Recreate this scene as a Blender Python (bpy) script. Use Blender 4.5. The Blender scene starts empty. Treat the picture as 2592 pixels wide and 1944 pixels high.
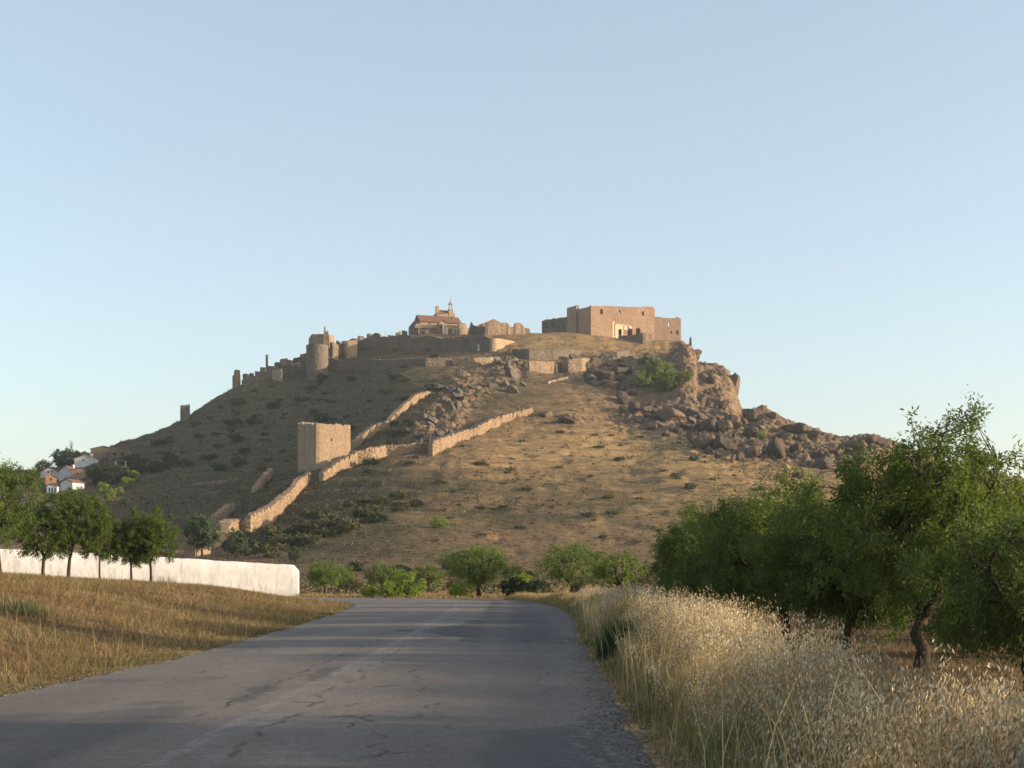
import bpy, math, random
import numpy as np
from mathutils import Vector, Matrix
R = math.radians
scene = bpy.context.scene
COL = scene.collection

# ------------------------------------------------------------------ camera, sky, sun, exposure
CZ, F, CX, HY = 1.25, 3500.0, 1296.0, 1470.0          # eye height; focal length, centre and eye line in photo pixels
cam = bpy.data.cameras.new('camera')
camo = bpy.data.objects.new('camera', cam); COL.objects.link(camo); scene.camera = camo
camo.location = (0, 0, CZ); camo.rotation_euler = (R(90), 0, 0)
cam.sensor_width = 36; cam.lens = 36 * F / 2592; cam.shift_y = (HY - 972) / 2592
cam.clip_start = 0.1; cam.clip_end = 20000
SUN_EL, SUN_AZ = 11.0, 96.5                            # azimuth clockwise from the view direction
world = bpy.data.worlds.new('World'); scene.world = world; world.use_nodes = True
wt = world.node_tree
sky = wt.nodes.new('ShaderNodeTexSky'); sky.sky_type = 'NISHITA'; sky.sun_disc = False
sky.sun_elevation = R(SUN_EL); sky.sun_rotation = R(SUN_AZ)
sky.altitude = 0; sky.air_density = 1.0; sky.dust_density = 1.8; sky.ozone_density = 1.3
hsv = wt.nodes.new('ShaderNodeHueSaturation'); hsv.inputs['Hue'].default_value = 0.493; hsv.inputs['Saturation'].default_value = 1.0
veil = wt.nodes.new('ShaderNodeMix'); veil.data_type = 'RGBA'; veil.inputs[0].default_value = 0.26; veil.inputs[7].default_value = (2.56, 2.38, 2.44, 1)   # thin dust veil
wt.links.new(sky.outputs[0], hsv.inputs['Color']); wt.links.new(hsv.outputs[0], veil.inputs[6]); wt.links.new(veil.outputs[2], wt.nodes['Background'].inputs[0])
wt.nodes['Background'].inputs[1].default_value = 0.132
sl = bpy.data.lights.new('sun', 'SUN'); sl.energy = 3.4; sl.angle = R(0.55); sl.color = (1.0, 0.80, 0.56)
so = bpy.data.objects.new('sun', sl); COL.objects.link(so)
sdir = Vector((math.cos(R(SUN_EL)) * math.sin(R(SUN_AZ)), math.cos(R(SUN_EL)) * math.cos(R(SUN_AZ)), math.sin(R(SUN_EL))))
so.rotation_euler = sdir.to_track_quat('Z', 'Y').to_euler()
scene.view_settings.view_transform = 'Standard'; scene.view_settings.look = 'None'
scene.view_settings.exposure = 1.3; scene.view_settings.gamma = 1.0
scene.render.engine = 'CYCLES'

# ------------------------------------------------------------------ numpy noise
_rg = np.random.RandomState(7)
_P = _rg.permutation(1024); _P = np.concatenate([_P, _P, _P])
_G = _rg.uniform(0, 2 * math.pi, 1024)
def noise(x, y, seed=0):
    x = np.asarray(x, float); y = np.asarray(y, float)
    xi = np.floor(x).astype(int); yi = np.floor(y).astype(int); xf = x - xi; yf = y - yi
    u = xf * xf * xf * (xf * (xf * 6 - 15) + 10); v = yf * yf * yf * (yf * (yf * 6 - 15) + 10)
    def g(i, j, dx, dy):
        a = _G[_P[(_P[(i + seed * 57) & 1023] + j) & 1023]]
        return np.cos(a) * dx + np.sin(a) * dy
    a = g(xi, yi, xf, yf); b = g(xi + 1, yi, xf - 1, yf); c = g(xi, yi + 1, xf, yf - 1); d = g(xi + 1, yi + 1, xf - 1, yf - 1)
    return ((a * (1 - u) + b * u) * (1 - v) + (c * (1 - u) + d * u) * v) * 1.5
def fbm(x, y, oct=4, seed=0, gain=.5, ridged=False):
    s = 0; a = 1.; t = 0
    for o in range(oct):
        n = noise(x * 2 ** o + 13.7 * o, y * 2 ** o - 7.1 * o, seed + o)
        if ridged: n = 1 - 2 * np.abs(n)
        s = s + a * n; t += a; a *= gain
    return s / t
def sstep(a, b, x):
    t = np.clip((np.asarray(x, float) - a) / (b - a), 0, 1); return t * t * (3 - 2 * t)
def lerp(a, b, t): return a + (b - a) * t

# ------------------------------------------------------------------ objects and meshes
def finish(o, label=None, cat=None, group=None, kind=None):
    if label: o['label'] = label
    if cat: o['category'] = cat
    if group: o['group'] = group
    if kind: o['kind'] = kind
    return o
def link(name, me, parent=None, loc=None, rotz=0):
    o = bpy.data.objects.new(name, me); COL.objects.link(o)
    if parent is not None: o.parent = parent
    if loc is not None: o.location = loc
    o.rotation_euler = (0, 0, rotz)
    return o
def empty(name, loc, label=None, cat=None, group=None, rotz=0):
    o = bpy.data.objects.new(name, None); COL.objects.link(o); o.location = loc; o.rotation_euler = (0, 0, rotz)
    o.empty_display_size = .2
    return finish(o, label, cat, group)
def copy_tree(o, loc, rotz=0, scale=1., label=None, cat=None, group=None, parent=None):
    c = o.copy(); COL.objects.link(c)
    if parent is None:
        c.location = loc; c.rotation_euler = (0, 0, rotz); c.scale = (scale,) * 3 if not isinstance(scale, tuple) else scale
        if label: c['label'] = label
        if cat: c['category'] = cat
        if group: c['group'] = group
    else: c.parent = parent
    for ch in list(o.children): copy_tree(ch, None, parent=c)
    return c
def mesh_np(name, V, Q=None, T=None, mat=None, smooth=False, attrs=None):
    """V (n,3); Q (m,4) quads; T (k,3) triangles; attrs {name: (n,4)} point colours"""
    me = bpy.data.meshes.new(name)
    V = np.asarray(V, np.float32); me.vertices.add(len(V)); me.vertices.foreach_set('co', V.ravel())
    nq = 0 if Q is None else len(Q); nt = 0 if T is None else len(T)
    idx = []; 
    if nq: idx.append(np.asarray(Q, np.int32).ravel())
    if nt: idx.append(np.asarray(T, np.int32).ravel())
    idx = np.concatenate(idx); me.loops.add(len(idx)); me.loops.foreach_set('vertex_index', idx)
    me.polygons.add(nq + nt)
    st = np.concatenate([np.arange(nq) * 4, nq * 4 + np.arange(nt) * 3]).astype(np.int32)
    me.polygons.foreach_set('loop_start', st)
    if smooth: me.polygons.foreach_set('use_smooth', np.ones(nq + nt, bool))
    if attrs:
        for k, a in attrs.items():
            at = me.color_attributes.new(k, 'FLOAT_COLOR', 'POINT'); at.data.foreach_set('color', np.asarray(a, np.float32).ravel())
    me.update(calc_edges=True); me.validate()
    if mat: me.materials.append(mat)
    return me
class MB:
    def __init__(s, org=(0, 0, 0)): s.v = []; s.f = []; s.o = Vector(org)
    def quad(s, a, b, c, d):
        n = len(s.v); s.v += [a, b, c, d]; s.f.append((n, n + 1, n + 2, n + 3))
    def poly(s, pts, flip=False):
        n = len(s.v); s.v += [tuple(p) for p in pts]; f = tuple(range(n, n + len(pts))); s.f.append(f[::-1] if flip else f)
    def prism(s, pts, z0, z1):
        """vertical prism on a plan polygon; z1 may be a list"""
        n = len(pts); zt = z1 if isinstance(z1, (list, tuple)) else [z1] * n
        b = len(s.v); s.v += [(p[0], p[1], z0) for p in pts] + [(p[0], p[1], zt[i]) for i, p in enumerate(pts)]
        for i in range(n):
            j = (i + 1) % n; s.f.append((b + i, b + j, b + n + j, b + n + i))
        s.f.append(tuple(b + n + i for i in range(n))); s.f.append(tuple(b + i for i in range(n))[::-1])
    def box(s, c, sx, sy, z0, z1, rot=0):
        cs, sn = math.cos(rot), math.sin(rot)
        s.prism([(c[0] + x * cs - y * sn, c[1] + x * sn + y * cs) for x, y in ((-sx/2, -sy/2), (sx/2, -sy/2), (sx/2, sy/2), (-sx/2, sy/2))], z0, z1)
    def lathe(s, c, prof, n=12):
        b = len(s.v)
        for r, z in prof:
            for k in range(n):
                a = 2 * math.pi * k / n; s.v.append((c[0] + r * math.cos(a), c[1] + r * math.sin(a), z))
        for i in range(len(prof) - 1):
            for k in range(n):
                k2 = (k + 1) % n; s.f.append((b + i*n + k, b + i*n + k2, b + (i+1)*n + k2, b + (i+1)*n + k))
        s.f.append(tuple(b + (len(prof)-1)*n + k for k in range(n)))
    def tube(s, pts, rad, n=6):
        b = len(s.v); pts = [Vector(p) for p in pts]
        for i, p in enumerate(pts):
            d = (pts[min(i+1, len(pts)-1)] - pts[max(i-1, 0)]).normalized()
            u = d.cross(Vector((0.3, 1, 0.2))).normalized(); w = d.cross(u)
            for k in range(n):
                a = 2 * math.pi * k / n; q = p + (u * math.cos(a) + w * math.sin(a)) * rad[i]; s.v.append(tuple(q))
        for i in range(len(pts) - 1):
            for k in range(n):
                k2 = (k + 1) % n; s.f.append((b + i*n + k, b + i*n + k2, b + (i+1)*n + k2, b + (i+1)*n + k))
        s.f.append(tuple(b + (len(pts)-1)*n + k for k in range(n)))
    def mesh(s, name, mat, smooth=False):
        me = bpy.data.meshes.new(name); me.from_pydata([tuple(Vector(v) - s.o) for v in s.v], [], s.f); me.update()
        if smooth: me.polygons.foreach_set('use_smooth', np.ones(len(me.polygons), bool))
        me.materials.append(mat); return me
    def build(s, name, mat, parent=None, smooth=False):
        """parent given: the vertices are world coordinates and s.o is the parent's place"""
        return link(name, s.mesh(name, mat, smooth), parent, None if parent is not None else tuple(s.o))

# ------------------------------------------------------------------ materials
def newmat(name):
    m = bpy.data.materials.new(name); m.use_nodes = True; nt = m.node_tree
    return m, nt, nt.nodes['Principled BSDF']
class NT:
    def __init__(s, nt): s.t = nt
    def n(s, kind, **kw):
        x = s.t.nodes.new(kind)
        for k, v in kw.items():
            if k.startswith('i_'): x.inputs[k[2:].replace('_', ' ')].default_value = v
            else: setattr(x, k, v)
        return x
    def l(s, a, b): s.t.links.new(a, b)
    def noise(s, vec, scale, detail=5, rough=.6):
        x = s.n('ShaderNodeTexNoise'); x.inputs['Scale'].default_value = scale; x.inputs['Detail'].default_value = detail; x.inputs['Roughness'].default_value = rough
        if vec is not None: s.l(vec, x.inputs['Vector'])
        return x.outputs[0]
    def ramp(s, fac, stops):
        x = s.n('ShaderNodeValToRGB'); s.l(fac, x.inputs[0]); e = x.color_ramp.elements
        while len(e) < len(stops): e.new(.5)
        for i, (p, c) in enumerate(stops):
            e[i].position = p; e[i].color = (*c, 1) if not isinstance(c, float) else (c, c, c, 1)
        return x.outputs[0]
    def mix(s, fac, a, b, mode='MIX'):
        x = s.n('ShaderNodeMix', data_type='RGBA', blend_type=mode)
        for k, v in ((0, fac), (6, a), (7, b)):
            if isinstance(v, (int, float)): x.inputs[k].default_value = v
            elif isinstance(v, tuple): x.inputs[k].default_value = (*v, 1)
            else: s.l(v, x.inputs[k])
        return x.outputs[2]
    def math(s, op, a, b=0.):
        x = s.n('ShaderNodeMath', operation=op)
        for k, v in ((0, a), (1, b)):
            if isinstance(v, (int, float)): x.inputs[k].default_value = v
            else: s.l(v, x.inputs[k])
        return x.outputs[0]
    def bump(s, h, strength, dist, bsdf):
        x = s.n('ShaderNodeBump'); x.inputs['Strength'].default_value = strength; x.inputs['Distance'].default_value = dist
        s.l(h, x.inputs['Height']); s.l(x.outputs[0], bsdf.inputs['Normal'])
    def pos(s): return s.n('ShaderNodeNewGeometry').outputs['Position']
    def sep(s, v):
        x = s.n('ShaderNodeSeparateXYZ'); s.l(v, x.inputs[0]); return x.outputs
    def scl(s, v, sc):
        x = s.n('ShaderNodeMapping'); s.l(v, x.inputs[0]); x.inputs['Scale'].default_value = sc; return x.outputs[0]
def mat_stone(name, a, b, c, scale=.5, bump=.6, course=0., bdist=.3):
    m, nt, bs = newmat(name); t = NT(nt); p = t.pos()
    n1 = t.noise(p, scale, 6, .65); n2 = t.noise(t.scl(p, (1, 1, .25)), scale * .35, 4, .6); n3 = t.noise(p, scale * 6, 3, .7)
    col = t.ramp(n1, [(.3, a), (.5, b), (.72, c)])
    col = t.mix(t.ramp(n2, [(.42, 0.), (.66, .55)]), col, tuple(x * .55 for x in a))
    col = t.mix(.45, col, t.ramp(n3, [(.3, tuple(x * .55 for x in b)), (.6, c)]))
    if course:
        z = t.sep(p)[2]; w = t.math('ABSOLUTE', t.math('SINE', t.math('ADD', t.math('MULTIPLY', z, course), t.math('MULTIPLY', n3, 2.))))
        col = t.mix(t.ramp(w, [(.0, .30), (.25, 0.)]), col, tuple(x * .5 for x in a))
    t.l(col, bs.inputs['Base Color']); bs.inputs['Roughness'].default_value = .95; bs.inputs['Specular IOR Level'].default_value = .1
    h = t.math('ADD', n1, t.math('MULTIPLY', n3, .5)); t.bump(h, bump, bdist, bs); return m
def mat_simple(name, a, b, scale=2., rough=.9, bump=.3, bdist=.02, spec=.2):
    m, nt, bs = newmat(name); t = NT(nt); p = t.pos(); n = t.noise(p, scale, 6, .65)
    t.l(t.ramp(n, [(.32, a), (.68, b)]), bs.inputs['Base Color']); bs.inputs['Roughness'].default_value = rough
    bs.inputs['Specular IOR Level'].default_value = spec
    if bump: t.bump(n, bump, bdist, bs)
    return m
def mat_leaf(name, a, b, trans=.35, scale=1.2):
    m, nt, bs = newmat(name); t = NT(nt); at = t.n('ShaderNodeAttribute', attribute_name='Col')
    oi = t.n('ShaderNodeObjectInfo'); f = t.sep(at.outputs['Color'])[0]
    f = t.math('ADD', t.math('MULTIPLY', f, .75), t.math('MULTIPLY', oi.outputs['Random'], .25))
    col = t.ramp(f, [(0., a), (1., b)])
    t.l(col, bs.inputs['Base Color']); bs.inputs['Roughness'].default_value = .6; bs.inputs['Specular IOR Level'].default_value = .25
    tr = t.n('ShaderNodeBsdfTranslucent'); t.l(t.mix(1., col, (1.25, 1.15, .55), 'MULTIPLY'), tr.inputs[0])
    mx = t.n('ShaderNodeMixShader'); mx.inputs[0].default_value = trans
    t.l(bs.outputs[0], mx.inputs[1]); t.l(tr.outputs[0], mx.inputs[2]); t.l(mx.outputs[0], nt.nodes['Material Output'].inputs[0]); return m
def mat_vcol(name, trans=0., rough=.8):
    m, nt, bs = newmat(name); t = NT(nt); at = t.n('ShaderNodeAttribute', attribute_name='Col')
    t.l(at.outputs['Color'], bs.inputs['Base Color']); bs.inputs['Roughness'].default_value = rough; bs.inputs['Specular IOR Level'].default_value = .15
    if trans:
        tr = t.n('ShaderNodeBsdfTranslucent'); t.l(at.outputs['Color'], tr.inputs[0])
        mx = t.n('ShaderNodeMixShader'); mx.inputs[0].default_value = trans
        t.l(bs.outputs[0], mx.inputs[1]); t.l(tr.outputs[0], mx.inputs[2]); t.l(mx.outputs[0], nt.nodes['Material Output'].inputs[0])
    return m
M = {}
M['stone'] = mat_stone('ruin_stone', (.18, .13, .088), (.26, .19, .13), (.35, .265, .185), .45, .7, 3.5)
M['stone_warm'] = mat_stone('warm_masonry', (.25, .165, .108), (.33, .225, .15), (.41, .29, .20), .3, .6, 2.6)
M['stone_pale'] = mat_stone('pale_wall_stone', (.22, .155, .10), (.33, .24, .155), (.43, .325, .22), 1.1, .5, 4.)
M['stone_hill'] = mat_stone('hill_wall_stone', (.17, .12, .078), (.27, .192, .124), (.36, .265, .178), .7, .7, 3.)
M['stone_dark'] = mat_stone('dark_shade_stone', (.095, .078, .062), (.145, .12, .092), (.22, .18, .14), .5, .9, 3.)  # dark stone; on shaded walls the shade is put into its colour
M['plaster'] = mat_simple('cream_plaster', (.55, .42, .27), (.68, .55, .38), 1.)
M['white_plaster'] = mat_simple('white_plaster', (.42, .43, .43), (.56, .56, .55), .8)
M['blue_white'] = mat_simple('pale_blue_paint', (.42, .50, .56), (.52, .59, .64), .8)
M['orange_plaster'] = mat_simple('terracotta_render', (.25, .135, .08), (.33, .19, .11), .8)
M['tile'] = mat_simple('clay_roof_tile', (.13, .068, .048), (.21, .115, .078), 1.5)
M['tile_pale'] = mat_simple('sun_bleached_tile', (.30, .19, .12), (.40, .27, .18), 1.5)
M['rock'] = mat_stone('hill_rock', (.048, .041, .036), (.088, .072, .059), (.165, .130, .098), .5, 1., 0., .9)
M['rock_warm'] = mat_stone('cliff_rock', (.085, .068, .054), (.145, .110, .082), (.23, .168, .118), .18, 1., 0., .9)
M['rock_grey'] = mat_stone('grey_outcrop', (.090, .078, .066), (.15, .13, .105), (.24, .205, .165), .5, 1., 0., .9)
M['bark'] = mat_simple('dark_bark', (.030, .022, .017), (.075, .058, .045), 12., .95, .8, .02, .1)
M['wood_grey'] = mat_simple('grey_wood', (.10, .085, .07), (.18, .155, .13), 8.)
M['dark'] = mat_simple('dark_timber_and_openings', (.02, .016, .013), (.05, .04, .03), 3.)  # also fills slits and windows, the shade inside put into the colour
M['metal'] = mat_simple('dull_metal', (.10, .10, .10), (.18, .18, .18), 3.)
M['leaf_almond'] = mat_leaf('almond_leaf', (.042, .078, .020), (.125, .175, .045), .45)
M['leaf_mid'] = mat_leaf('sunlit_almond_leaf', (.075, .125, .028), (.155, .215, .045))
M['leaf_dark'] = mat_leaf('dark_leaf', (.018, .036, .016), (.042, .070, .028), .25)
M['leaf_lime'] = mat_leaf('lime_leaf', (.14, .21, .03), (.26, .34, .055))
M['leaf_grey'] = mat_leaf('grey_green_leaf', (.050, .075, .038), (.10, .125, .06), .25)
M['leaf_olive'] = mat_leaf('olive_scrub_leaf', (.055, .062, .024), (.115, .115, .042), .25)
M['leaf_poplar'] = mat_leaf('poplar_leaf', (.045, .085, .042), (.10, .155, .075))
M['grass'] = mat_vcol('dry_grass_blades', .35)
M['scrub'] = mat_vcol('low_scrub', .15)

# ------------------------------------------------------------------ terrain height
def PW(px, py, Y): return ((px - CX) / F * Y, Y, CZ + (HY - py) / F * Y)
CP = """-500 1480 260|-500 1400 330|-500 1300 430|-500 1230 560|-500 1200 640
-200 1480 250|-200 1420 300|-200 1340 380|-200 1260 480|-200 1205 600|-200 1190 640
100 1480 240|100 1440 280|100 1370 340|100 1290 420|100 1235 500|100 1195 570|100 1185 620
250 1480 240|250 1440 280|250 1360 350|250 1290 420|250 1215 510|250 1160 580|250 1130 640
450 1480 240|450 1440 270|450 1375 330|450 1312 395|450 1250 470|450 1162 555|450 1088 630|450 1048 670
560 1480 240|560 1445 270|560 1385 308|560 1330 380|560 1250 460|560 1180 530|560 1082 610|560 990 700
700 1475 240|700 1440 270|700 1380 305|700 1300 370|700 1215 450|700 1108 550|700 1020 640|700 935 715
800 1475 240|800 1420 275|800 1330 325|800 1178 422|800 1145 490|800 1080 560|800 1005 660|800 958 703|800 908 728|800 875 745
900 1475 240|900 1400 285|900 1300 340|900 1180 420|900 1130 480|900 1048 565|900 972 650|900 905 722|900 868 745
1100 1475 240|1100 1400 285|1100 1300 345|1100 1200 400|1100 1130 450|1100 1050 510|1100 975 570|1100 920 650|1100 903 705|1100 850 745
1250 1475 240|1250 1400 290|1250 1300 350|1250 1200 410|1250 1080 500|1250 1000 560|1250 930 630|1250 897 688|1250 850 735
1400 1475 240|1400 1400 295|1400 1300 355|1400 1200 425|1400 1100 500|1400 1020 560|1400 950 630|1400 910 675|1400 845 745
1560 1475 240|1560 1400 290|1560 1300 355|1560 1200 420|1560 1110 490|1560 1050 540|1560 990 585|1560 930 645|1560 895 695|1560 850 742
1700 1475 240|1700 1400 290|1700 1300 355|1700 1200 420|1700 1120 490|1700 1070 540|1700 1020 575|1700 950 625|1700 905 680|1700 862 735
1800 1475 240|1800 1400 290|1800 1300 355|1800 1200 420|1800 1120 490|1800 1080 530|1800 1020 570|1760 925 680|1830 938 650|1800 960 610
1880 1475 240|1880 1400 285|1880 1300 350|1880 1200 430|1880 1120 500|1880 1070 550|1880 1035 600
2050 1475 240|2050 1400 285|2050 1300 360|2050 1200 440|2050 1130 520|2050 1095 590
2250 1475 240|2250 1400 300|2250 1300 380|2250 1200 470|2250 1125 580
2550 1475 240|2550 1400 300|2550 1310 390|2550 1215 520
2900 1475 240|2900 1400 320|2900 1330 420|2900 1260 560
3600 1475 260|3600 1420 340|3600 1380 460"""
pts = []
for row in CP.replace('\n', '|').split('|'):
    a, b, c = map(float, row.split()); pts.append(PW(a, b, c))
for px in (-500, -200, 100, 250, 450, 560, 700, 800, 900, 1100, 1250, 1400, 1560, 1700, 1880, 2050, 2250, 2550, 2900):
    x = (px - CX) / F * 740
    0; pts.append((x * 1.1, 860, 60 if 500 < px < 1900 else 35)); pts.append((x * 1.4, 1050, 20))
for row in "-200 1300 760|100 1290 720|250 1260 740|450 1180 770|560 1100 800|1880 1130 700|1950 1150 700|2050 1170 690|2150 1190 680|2250 1200 680|2400 1240 650|2550 1280 620|1830 1010 740|1780 960 760".split('|'):
    a, b, c = map(float, row.split()); pts.append(PW(a, b, c))
for x in (-900, -600, 600, 900):
    for y in (240, 500, 800, 1100): pts.append((x, y, 3 + 12 * (y > 400)))
for x in (-300, -100, 100, 300): pts.append((x * 2, 1400, 10))
pts = np.array(pts); _C = pts[:, :2] / 100.
def _phi(d2): return .5 * d2 * np.log(d2 + 1e-9)
_n = len(pts); _K = _phi(((_C[:, None] - _C[None]) ** 2).sum(-1)) + np.eye(_n) * .02
_A = np.zeros((_n + 3, _n + 3)); _A[:_n, :_n] = _K; _A[:_n, _n] = 1; _A[:_n, _n+1:] = _C; _A[_n, :_n] = 1; _A[_n+1:, :_n] = _C.T
_W = np.linalg.solve(_A, np.concatenate([pts[:, 2], np.zeros(3)]))
def tps(X, Y):
    X = np.asarray(X, float); sh = X.shape; q = np.stack([X.ravel() / 100., np.asarray(Y, float).ravel() / 100.], 1); out = np.zeros(len(q))
    for i in range(0, len(q), 20000):
        s = q[i:i+20000]; d2 = ((s[:, None] - _C[None]) ** 2).sum(-1)
        out[i:i+20000] = _phi(d2) @ _W[:_n] + _W[_n] + s @ _W[_n+1:]
    return out.reshape(sh)
# coarse lattice of the spline, then bilinear look-up (fast and smooth enough for everything)
GX = np.arange(-700, 701, 5.); GY = np.arange(200, 1405, 5.)
_LX, _LY = np.meshgrid(GX, GY); _LZ = np.clip(tps(_LX, _LY), -2, 400)
SKYL = np.array([(-500, 1205), (-200, 1195), (60, 1188), (150, 1182), (228, 1145), (290, 1128), (320, 1112), (384, 1098), (430, 1078), (458, 1063), (480, 1050), (500, 1035), (540, 1012), (588, 984), (600, 975), (640, 958),
    (690, 940), (720, 925), (765, 905), (790, 885), (840, 880), (880, 872), (930, 862), (1010, 848), (1060, 846), (1160, 846), (1210, 846), (1330, 843), (1374, 842), (1440, 842), (1500, 848), (1560, 858), (1650, 864), (1700, 864), (1728, 866),
    (1745, 882), (1758, 896), (1765, 925), (1800, 928), (1835, 940), (1850, 955), (1862, 985), (1870, 1020), (1876, 1042), (1900, 1045), (1930, 1030), (1960, 1046), (2000, 1070), (2050, 1085), (2085, 1098), (2120, 1112), (2150, 1120),
    (2175, 1108), (2215, 1103), (2300, 1130), (2400, 1170), (2592, 1215), (2900, 1250), (3600, 1360)], float)
def bil(X, Y, Z):
    fx = np.clip((np.asarray(X, float) - GX[0]) / 5., 0, len(GX) - 1.001); fy = np.clip((np.asarray(Y, float) - GY[0]) / 5., 0, len(GY) - 1.001)
    i = fx.astype(int); j = fy.astype(int); u = fx - i; v = fy - j
    return (Z[j, i] * (1-u) + Z[j, i+1] * u) * (1-v) + (Z[j+1, i] * (1-u) + Z[j+1, i+1] * u) * v
_sx = np.arange(-600, 3700, 6.); _dl = np.zeros(len(_sx)); _ys = np.arange(420, 900, 3.)
_PXg, _Yg = np.meshgrid(_sx, _ys, indexing='ij'); _Xg = (_PXg - CX) / F * _Yg
def skyw(px, Y): return sstep(330, 620, Y) * sstep(1720, 1640, px) + sstep(500, 640, Y) * sstep(1640, 1720, px)
for _it in range(4):
    z = bil(_Xg, _Yg, _LZ) + _dl[:, None] * np.minimum(_Yg, 780) * skyw(_PXg, _Yg)
    act = ((z - CZ) / _Yg).max(1); tgt = (HY - np.interp(_sx, SKYL[:, 0], SKYL[:, 1])) / F
    _dl += tgt - act
_kern = np.hanning(27); _kern /= _kern.sum()
_sm = np.convolve(np.pad(_dl, 13, 'edge'), _kern, 'valid')
_dl = np.where(_sx < 1690, _sm, _dl)
def big(X, Y):
    px = CX + F * X / np.maximum(Y, 1.)
    return bil(X, Y, _LZ) + np.interp(px, _sx, _dl) * np.minimum(Y, 780) * skyw(px, Y)
def road_edges(Y):
    Y = np.asarray(Y, float)
    l = np.interp(Y, [-20, 15, 22, 36, 50, 62, 72, 80, 86, 92, 100], [-5.7, -5.6, -5.45, -5.9, -6.6, -7.4, -8.3, -9.6, -11.5, -16, -40])
    r = np.interp(Y, [-20, 9, 21, 31, 44, 53, 68, 80, 88, 93, 97, 99, 101], [1.0, 1.0, 1.3, 1.5, 2.0, 2.2, 2.1, 1.3, .2, -1., -3.5, -9, -30])
    return l, r
def near(X, Y):
    l, r = road_edges(np.clip(Y, -20, 92)); l = np.minimum(l, -5.4)
    dl_ = l - X; dr = X - r
    m = np.interp(Y, [0, 40, 65, 84, 105, 140], [.9, 1., 1., .55, .05, 0.])
    bank = m * (1.05 * sstep(.2, 8, dl_) + .12 * np.clip(dl_ - 8, 0, 20) * .5)
    right = .10 * sstep(.1, 1.0, dr) - .45 * sstep(1.5, 5.5, dr) * np.interp(Y, [0, 60, 100], [1., 1., .3]) + .1 * sstep(.5, 6, dr) * np.interp(Y, [80, 110], [0, 1.])
    z = np.where(dl_ > 0, bank, np.where(dr > 0, right, 0.))
    off = np.maximum(np.maximum(dl_, dr), 0)
    z = z + .10 * fbm(X * .25, Y * .25, 4, 3) * sstep(.3, 2.5, off) + .03 * fbm(X * 1.5, Y * 1.5, 3, 9) * sstep(.1, .6, off) - .035
    z = z + np.where(Y > 95, sstep(95, 130, Y) * -.10 * 0, 0)
    return z + sstep(120, 240, Y) * 1.0
def PIX(X, Y, z): Yc = np.maximum(Y, 1.); return CX + F * X / Yc, HY - F * (z - CZ) / Yc
def gauss(px, py, cx, cy, rx, ry): return np.exp(-(((px - cx) / rx) ** 2 + ((py - cy) / ry) ** 2))
def zones(px, py):
    g = lambda *a: gauss(px, py, *a)
    rock = np.clip(1.3 * g(1550, 950, 70, 45) + 1.2 * g(1640, 1060, 90, 30) + 1.4 * g(1800, 1000, 90, 90) + g(1820, 1100, 90, 50) + 1.2 * g(1960, 1110, 110, 60)
                   + g(2100, 1150, 100, 45) + g(1280, 930, 60, 40) + g(1170, 990, 55, 40) + 1.1 * g(1130, 1060, 60, 45) + g(1075, 1105, 50, 30) + g(1700, 960, 90, 60) + .8 * g(1450, 1060, 40, 15) + .8 * g(2200, 1130, 70, 40)
                   + 1.2 * g(1745, 895, 30, 35) + .6 * g(700, 1290, 0.1, .1), 0, 1)
    return rock
def H(X, Y, detail=True):
    X = np.asarray(X, float); Y = np.asarray(Y, float)
    w = sstep(190, 270, Y)
    b = big(X, np.maximum(Y, 201)); n = near(X, np.minimum(Y, 400))
    z = n * (1 - w) + b * w
    if detail:
        px, py = PIX(X, Y, z)
        rk = zones(px, py) * w
        far = sstep(220, 330, Y)
        z = z + far * (1.3 * fbm(X / 38., Y / 38., 4, 5) + .45 * fbm(X / 10., Y / 10., 4, 11, .6) - .9 * np.maximum(0, fbm(X / 26., Y / 60., 3, 15, .5, True) - .45))
        # narrow terraces left by old fields
        tr = far * (1 - rk) * .55 * sstep(2, 10, z) * (1 - .6 * sstep(60, 95, z))
        q = z / 4.2 + .55 * fbm(X / 60., Y / 60., 3, 21) + X / 160.
        z = z + tr * (sstep(.55, .95, q - np.floor(q)) - (q - np.floor(q))) * 2.2
        z = z + rk * (4.2 * fbm(X / 10., Y / 10., 5, 31, .6, True) - 1.2)
    return z
def Hs(x, y): return float(H(np.array([x]), np.array([y]))[0])
_YR = np.concatenate([np.arange(4, 200, .25), np.arange(200, 900, .5)])
def hit(px, py, ymin=4.):
    yr = _YR[_YR >= ymin]; X = (px - CX) / F * yr; z = CZ + (HY - py) / F * yr; h = H(X, yr)
    k = np.argmax(h > z)
    if not (h > z).any(): k = int(np.argmax((h - z)))
    return float(X[k]), float(yr[k]), float(h[k])

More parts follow.
